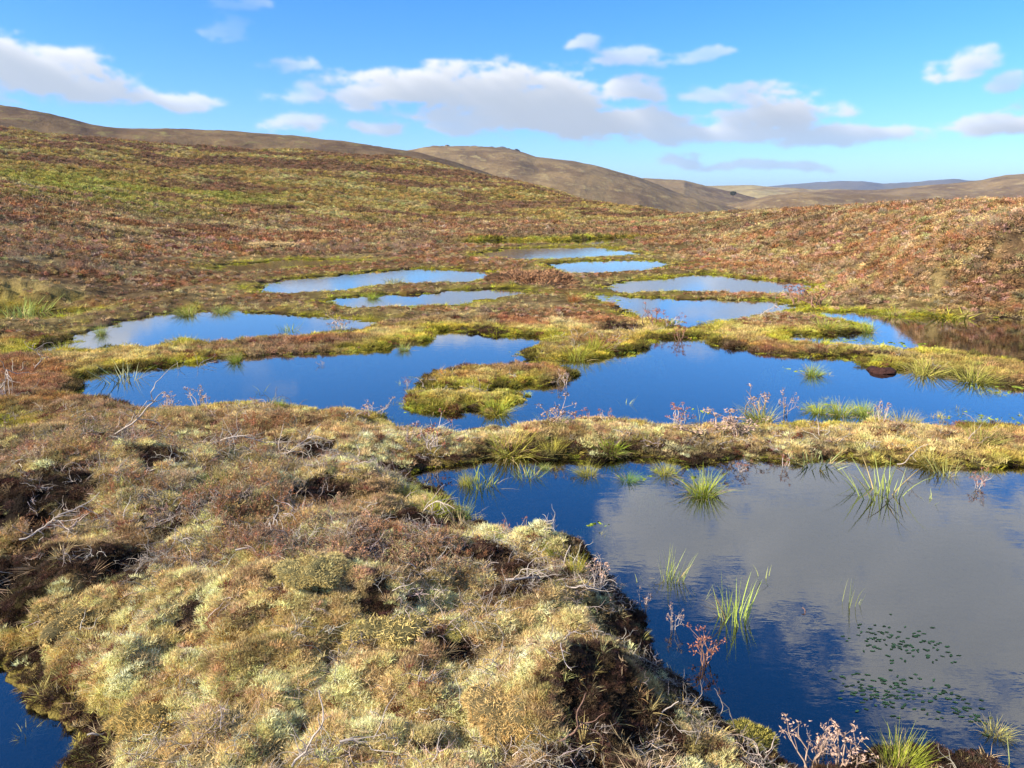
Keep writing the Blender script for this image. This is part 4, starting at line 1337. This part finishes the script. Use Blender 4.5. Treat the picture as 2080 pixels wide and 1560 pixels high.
# ---- moss cushions
def cushion_mesh(seed):
    r_ = np.random.default_rng(seed)
    nu, nv = 40, 14
    u, v = np.meshgrid(np.arange(nu) / nu * 2 * PI, np.linspace(0.0, 1.0, nv), indexing='ij')
    rad = np.cos(v * PI / 2 * .985)
    hx, hy = np.cos(u) * rad, np.sin(u) * rad
    hz = np.sin(v * PI / 2) * .46 - .12
    nz = .85 + .40 * fbm(hx * 1.3 + seed, hy * 1.3, 3, .5, seed % 13) + .34 * np.abs(perlin(hx * 2.6 + seed, hy * 2.6 + hz))
    P = np.stack([hx * nz, hy * nz, hz * nz], -1)
    i_ = np.arange(nu * nv).reshape(nu, nv); j_ = np.roll(i_, -1, 0)
    mb = MB()
    mb.add(P.reshape(-1, 3), np.stack([i_[:, :-1], j_[:, :-1], j_[:, 1:], i_[:, 1:]], -1).reshape(-1, 4), .22)
    sp = MB()
    n = 6500
    ui, vi = r_.uniform(0, nu, n), 1 - np.sqrt(r_.uniform(0, 1, n))
    a_, b_ = ui.astype(int) % nu, np.minimum((vi * (nv - 1)).astype(int), nv - 2)
    fu, fv = (ui % 1)[:, None], (vi * (nv - 1) - b_)[:, None]
    a2 = (a_ + 1) % nu
    Q = (P[a_, b_] * (1 - fu) + P[a2, b_] * fu) * (1 - fv) + (P[a_, b_ + 1] * (1 - fu) + P[a2, b_ + 1] * fu) * fv
    shoots(sp, Q * .97, Q + np.array([0, 0, .25]) + r_.normal(0, .5, (n, 3)), r_.uniform(.07, .17, n), .016, 2, r_.uniform(-1.6, 1.6, n), .5, r=r_)
    return mb.mesh('cushion', M_MOSS), sp.mesh('sprigs', M_MOSS)


CU = [cushion_mesh(800 + i) for i in range(5)]
for j, (px, py, w, tint, label) in enumerate([
    (770, 1262, 190, (.64, .56, .24), 'large pale yellow green moss cushion right of centre in the near hummock'),
    (968, 1250, 110, (.56, .46, .22), 'greyish straw moss cushion beside the red twigs'),
    (912, 1272, 64, (.64, .60, .20), 'small lime moss cushion between two straw ones'),
    (1060, 1425, 170, (.66, .52, .24), 'big straw coloured moss cushion lit beside the black hollow'),
    (960, 1520, 130, (.56, .50, .24), 'pale olive moss cushion at the bottom edge, left of a pair'),
    (1040, 1520, 120, (.58, .50, .24), 'pale olive moss cushion at the bottom edge, right of a pair'),
    (470, 1500, 200, (.64, .54, .28), 'broad straw lichen cushion at the bottom left'),
    (330, 1450, 150, (.58, .46, .18), 'golden moss cushion near the lower left water'),
    (640, 1150, 120, (.58, .52, .24), 'pale moss cushion below the grey twigs'),
    (150, 1230, 130, (.58, .48, .22), 'straw moss cushion on the left slope'),
    (1000, 1180, 0, (0, 0, 0), ''),
    (500, 925, 40, (.70, .62, .30), 'small bright lichen cushion among whitened roots'),
    (600, 940, 60, (.66, .54, .28), 'pale lichen cushion right of the bright one among roots'),
    (1200, 862, 110, (.62, .48, .24), 'straw moss mound on top of the strip bank'),
    (1090, 566, 170, (.36, .22, .13), 'brown rounded mound between the far pools'),
    (540, 502, 110, (.64, .52, .28), 'pale straw mound at the far left of the pools'),
    (1500, 1500, 120, (.40, .38, .10), 'olive moss cushion on the bank edge near the bottom'),
]):
    if not w:
        continue
    x, y, z = on_ground(px, py)
    R = math.sqrt(x * x + y * y + (CAM_H - z) ** 2)
    rr_ = w * R / FPX * .5
    t = thing('moss_cushion', label, 'moss', (x, y, z - rr_ * .10), j * 1.3, (rr_ * 1.2, rr_ * 1.05, rr_ * .75))
    a_, b_ = CU[j % 5]
    part('cushion', a_, t, tint)
    part('sprigs', b_, t, np.minimum(np.array(tint) * np.array([1.2, 1.08, .95]), .8), 'stuff')

# ---- pondweed leaves floating on the foreground pool
for px, py, rx, ry, n, label in ((1830, 1305, 110, 42, 110, 'scattered dark green pondweed leaves on the grey reflection, upper patch'), (1800, 1405, 120, 50, 110, 'scattered dark green pondweed leaves by the cloud edge, lower patch'), (1960, 1440, 60, 40, 40, 'few pondweed leaves at the right of the foreground pool')):
    mb = MB()
    cx, cy_ = pix_ground(px, py)
    r_ = np.random.default_rng(int(px))
    ex, ey = pix_ground(px + rx, py)[0] - cx, .5 * (pix_ground(px, py - ry)[1] - pix_ground(px, py + ry)[1])
    for q in range(n):
        u_, v_ = r_.normal(0, .45, 2)
        a_, b_ = r_.uniform(.007, .016), r_.uniform(.004, .007)
        an = r_.normal(0, .5)
        k = np.arange(8) * PI / 4
        E_ = np.stack([np.cos(k) * a_ * math.cos(an) - np.sin(k) * b_ * math.sin(an), np.cos(k) * a_ * math.sin(an) + np.sin(k) * b_ * math.cos(an), np.full(8, .0015 + .001 * r_.uniform())], 1) + np.array([u_ * ex, v_ * ey, 0])
        mb.add(E_, [[0, 1, 2, 3], [0, 3, 4, 7], [4, 5, 6, 7]], r_.uniform(.6, 1.4))
    o = obj('pondweed', mb.mesh('pondweed', M_TWIG), kind='stuff', label=label)
    o.location = (cx, cy_, 0)
    o['tint'] = [.025, .06, .03]

# ---- stones, peat lumps
m, N = new_mat('stone')
oc = N.n('ShaderNodeTexCoord').outputs['Object']
tn = attr(N, 'tint', 'INSTANCER').outputs['Color']
cst = N.mix(1.0, tn, N.mix(N.noise(oc, 6, 5, .7), (.55, .55, .55), (1.35, 1.3, 1.25)), 'MULTIPLY')
bpn = N.n('ShaderNodeBump'); bpn.inputs['Strength'].default_value = .8; bpn.inputs['Distance'].default_value = .05
N.link(N.noise(oc, 12, 4, .7), bpn.inputs['Height'])
out(N, principled(N, cst, .9, .15, bpn.outputs[0]).outputs[0])
M_STONE = m


def rock_mesh(seed, flat=.6):
    nu, nv = 20, 11
    u, v = np.meshgrid(np.arange(nu) / nu * 2 * PI, np.linspace(-.98, .98, nv) * PI / 2, indexing='ij')
    P = np.stack([np.cos(u) * np.cos(v), np.sin(u) * np.cos(v), np.sin(v)], -1)
    r_ = np.random.default_rng(seed)
    k_ = np.ones(P.shape[:2])
    for q in range(9):                                 # chop facets off a ball
        nn = r_.normal(size=3); nn /= np.linalg.norm(nn)
        k_ = np.minimum(k_, r_.uniform(.62, .92) / np.maximum(P @ nn, .05))
    k_ += .05 * fbm(P[..., 0] * 3 + seed, P[..., 2] * 3 + P[..., 1], 3, .5, seed % 11)
    P = P * k_[..., None] * np.array([1, .8, flat])
    i_ = np.arange(nu * nv).reshape(nu, nv); j_ = np.roll(i_, -1, 0)
    mb = MB()
    mb.add(P.reshape(-1, 3), np.stack([i_[:, :-1], j_[:, :-1], j_[:, 1:], i_[:, 1:]], -1).reshape(-1, 4))
    return mb.mesh('rock', M_STONE, smooth=False)


RK = [rock_mesh(900 + i) for i in range(5)]
for j, (px, py, w, tint, name, label) in enumerate([
    (1796, 757, 48, (.075, .035, .03), 'peat_lump', 'dark sodden peat lump at the water edge of the long pool'),
    (1772, 751, 26, (.06, .03, .028), 'peat_lump', 'smaller peat lump left of the dark sodden one'),
    (200, 868, 30, (.05, .035, .03), 'peat_lump', 'dark peat clod on the left shore hummock'),
]):
    x, y, z = on_ground(px, py)
    R = math.sqrt(x * x + y * y + (CAM_H - z) ** 2)
    o = obj(name, RK[j % 5], None, label=label, category='boulder' if name == 'boulder' else 'peat')
    o['tint'] = list(tint)
    o.location, o.rotation_euler = (x, y, z + .01), (0, 0, j * 1.7)
    q = w * R / FPX * (.36 if name == 'boulder' else .55)
    o.scale = (q, q, q * .7)
# summit rocks of the tor
r_ = np.random.default_rng(77)
dc = pix_dir(970, 304)
oc_ = dc * (1490 / math.hypot(dc[0], dc[1]))
crag = thing('rock_outcrop', 'jagged grey rock outcrop along the summit of the tor hill', 'rocks', (oc_[0], oc_[1], CAM_H + oc_[2]))
for j in range(26):
    px = 868 + (1078 - 868) * (j + r_.uniform(0, .8)) / 26
    py = np.interp(px, [830, 860, 890, 930, 1000, 1040, 1065, 1090], [307, 301, 298, 298, 300, 304, 311, 320]) + r_.uniform(-1, 5)
    d = pix_dir(px, py)
    D = 1490 / math.hypot(d[0], d[1])
    q = r_.uniform(5, 11)
    o = obj('rock', RK[j % 5], crag)
    o['tint'] = [.17, .15, .12]
    o.location = (d[0] * D - oc_[0], d[1] * D - oc_[1], d[2] * D - q * .2 - oc_[2])
    o.rotation_euler = (r_.uniform(-.3, .3), r_.uniform(-.3, .3), r_.uniform(0, 6))
    o.scale = (q * 1.3, q, q * .8)

# ---- the lone dark tree in the valley
d = pix_dir(1489, 398)
D = 1750 / math.hypot(d[0], d[1])
t = thing('tree', 'lone dark tree on the far valley side', 'tree', (d[0] * D, d[1] * D, CAM_H + d[2] * D), 0)
mb = MB(); tube(mb, [(0, 0, -6), (0.2, 0, 2), (.1, .2, 7)], .5, .2, 6)
part('trunk', mb.mesh('trunk', M_TWIG), t, (.08, .06, .05))
mb = MB(); r_ = np.random.default_rng(3)
P = r_.normal(0, 1, (900, 3)); P /= np.linalg.norm(P, axis=1, keepdims=True)
P = P * (r_.uniform(.4, 1, 900) ** .5)[:, None] * np.array([7, 5, 4.5]) + np.array([0, 0, 5.5])
shoots(mb, P, r_.normal(size=P.shape), 1.2, .8, 1, .3, r=r_)
part('crown', mb.mesh('crown', M_LEAF), t, (.05, .065, .03), 'stuff')

# ------------------------------------------------------------------ haze
hx0, hx1, hy0, hy1, hz0, hz1 = -15500., 15500., -15500., 15500., -200., 460.
HV = np.array([(hx0, hy0, hz0), (hx1, hy0, hz0), (hx1, hy1, hz0), (hx0, hy1, hz0), (hx0, hy0, hz1), (hx1, hy0, hz1), (hx1, hy1, hz1), (hx0, hy1, hz1)])
HF = np.array([(0, 3, 2, 1), (4, 5, 6, 7), (0, 1, 5, 4), (1, 2, 6, 5), (2, 3, 7, 6), (3, 0, 4, 7)])
m, N = new_mat('haze')
pvn = N.n('ShaderNodeVolumePrincipled')
pvn.inputs['Color'].default_value = (.42, .62, 1.0, 1)
pvn.inputs['Density'].default_value = 6.5e-5
pvn.inputs['Anisotropy'].default_value = .3
mo = N.n('ShaderNodeOutputMaterial')
N.link(pvn.outputs[0], mo.inputs['Volume'])
obj('haze', quick_mesh('haze', HV, HF, m, False), kind='stuff', label='thin blue air between the moor and the far hills')
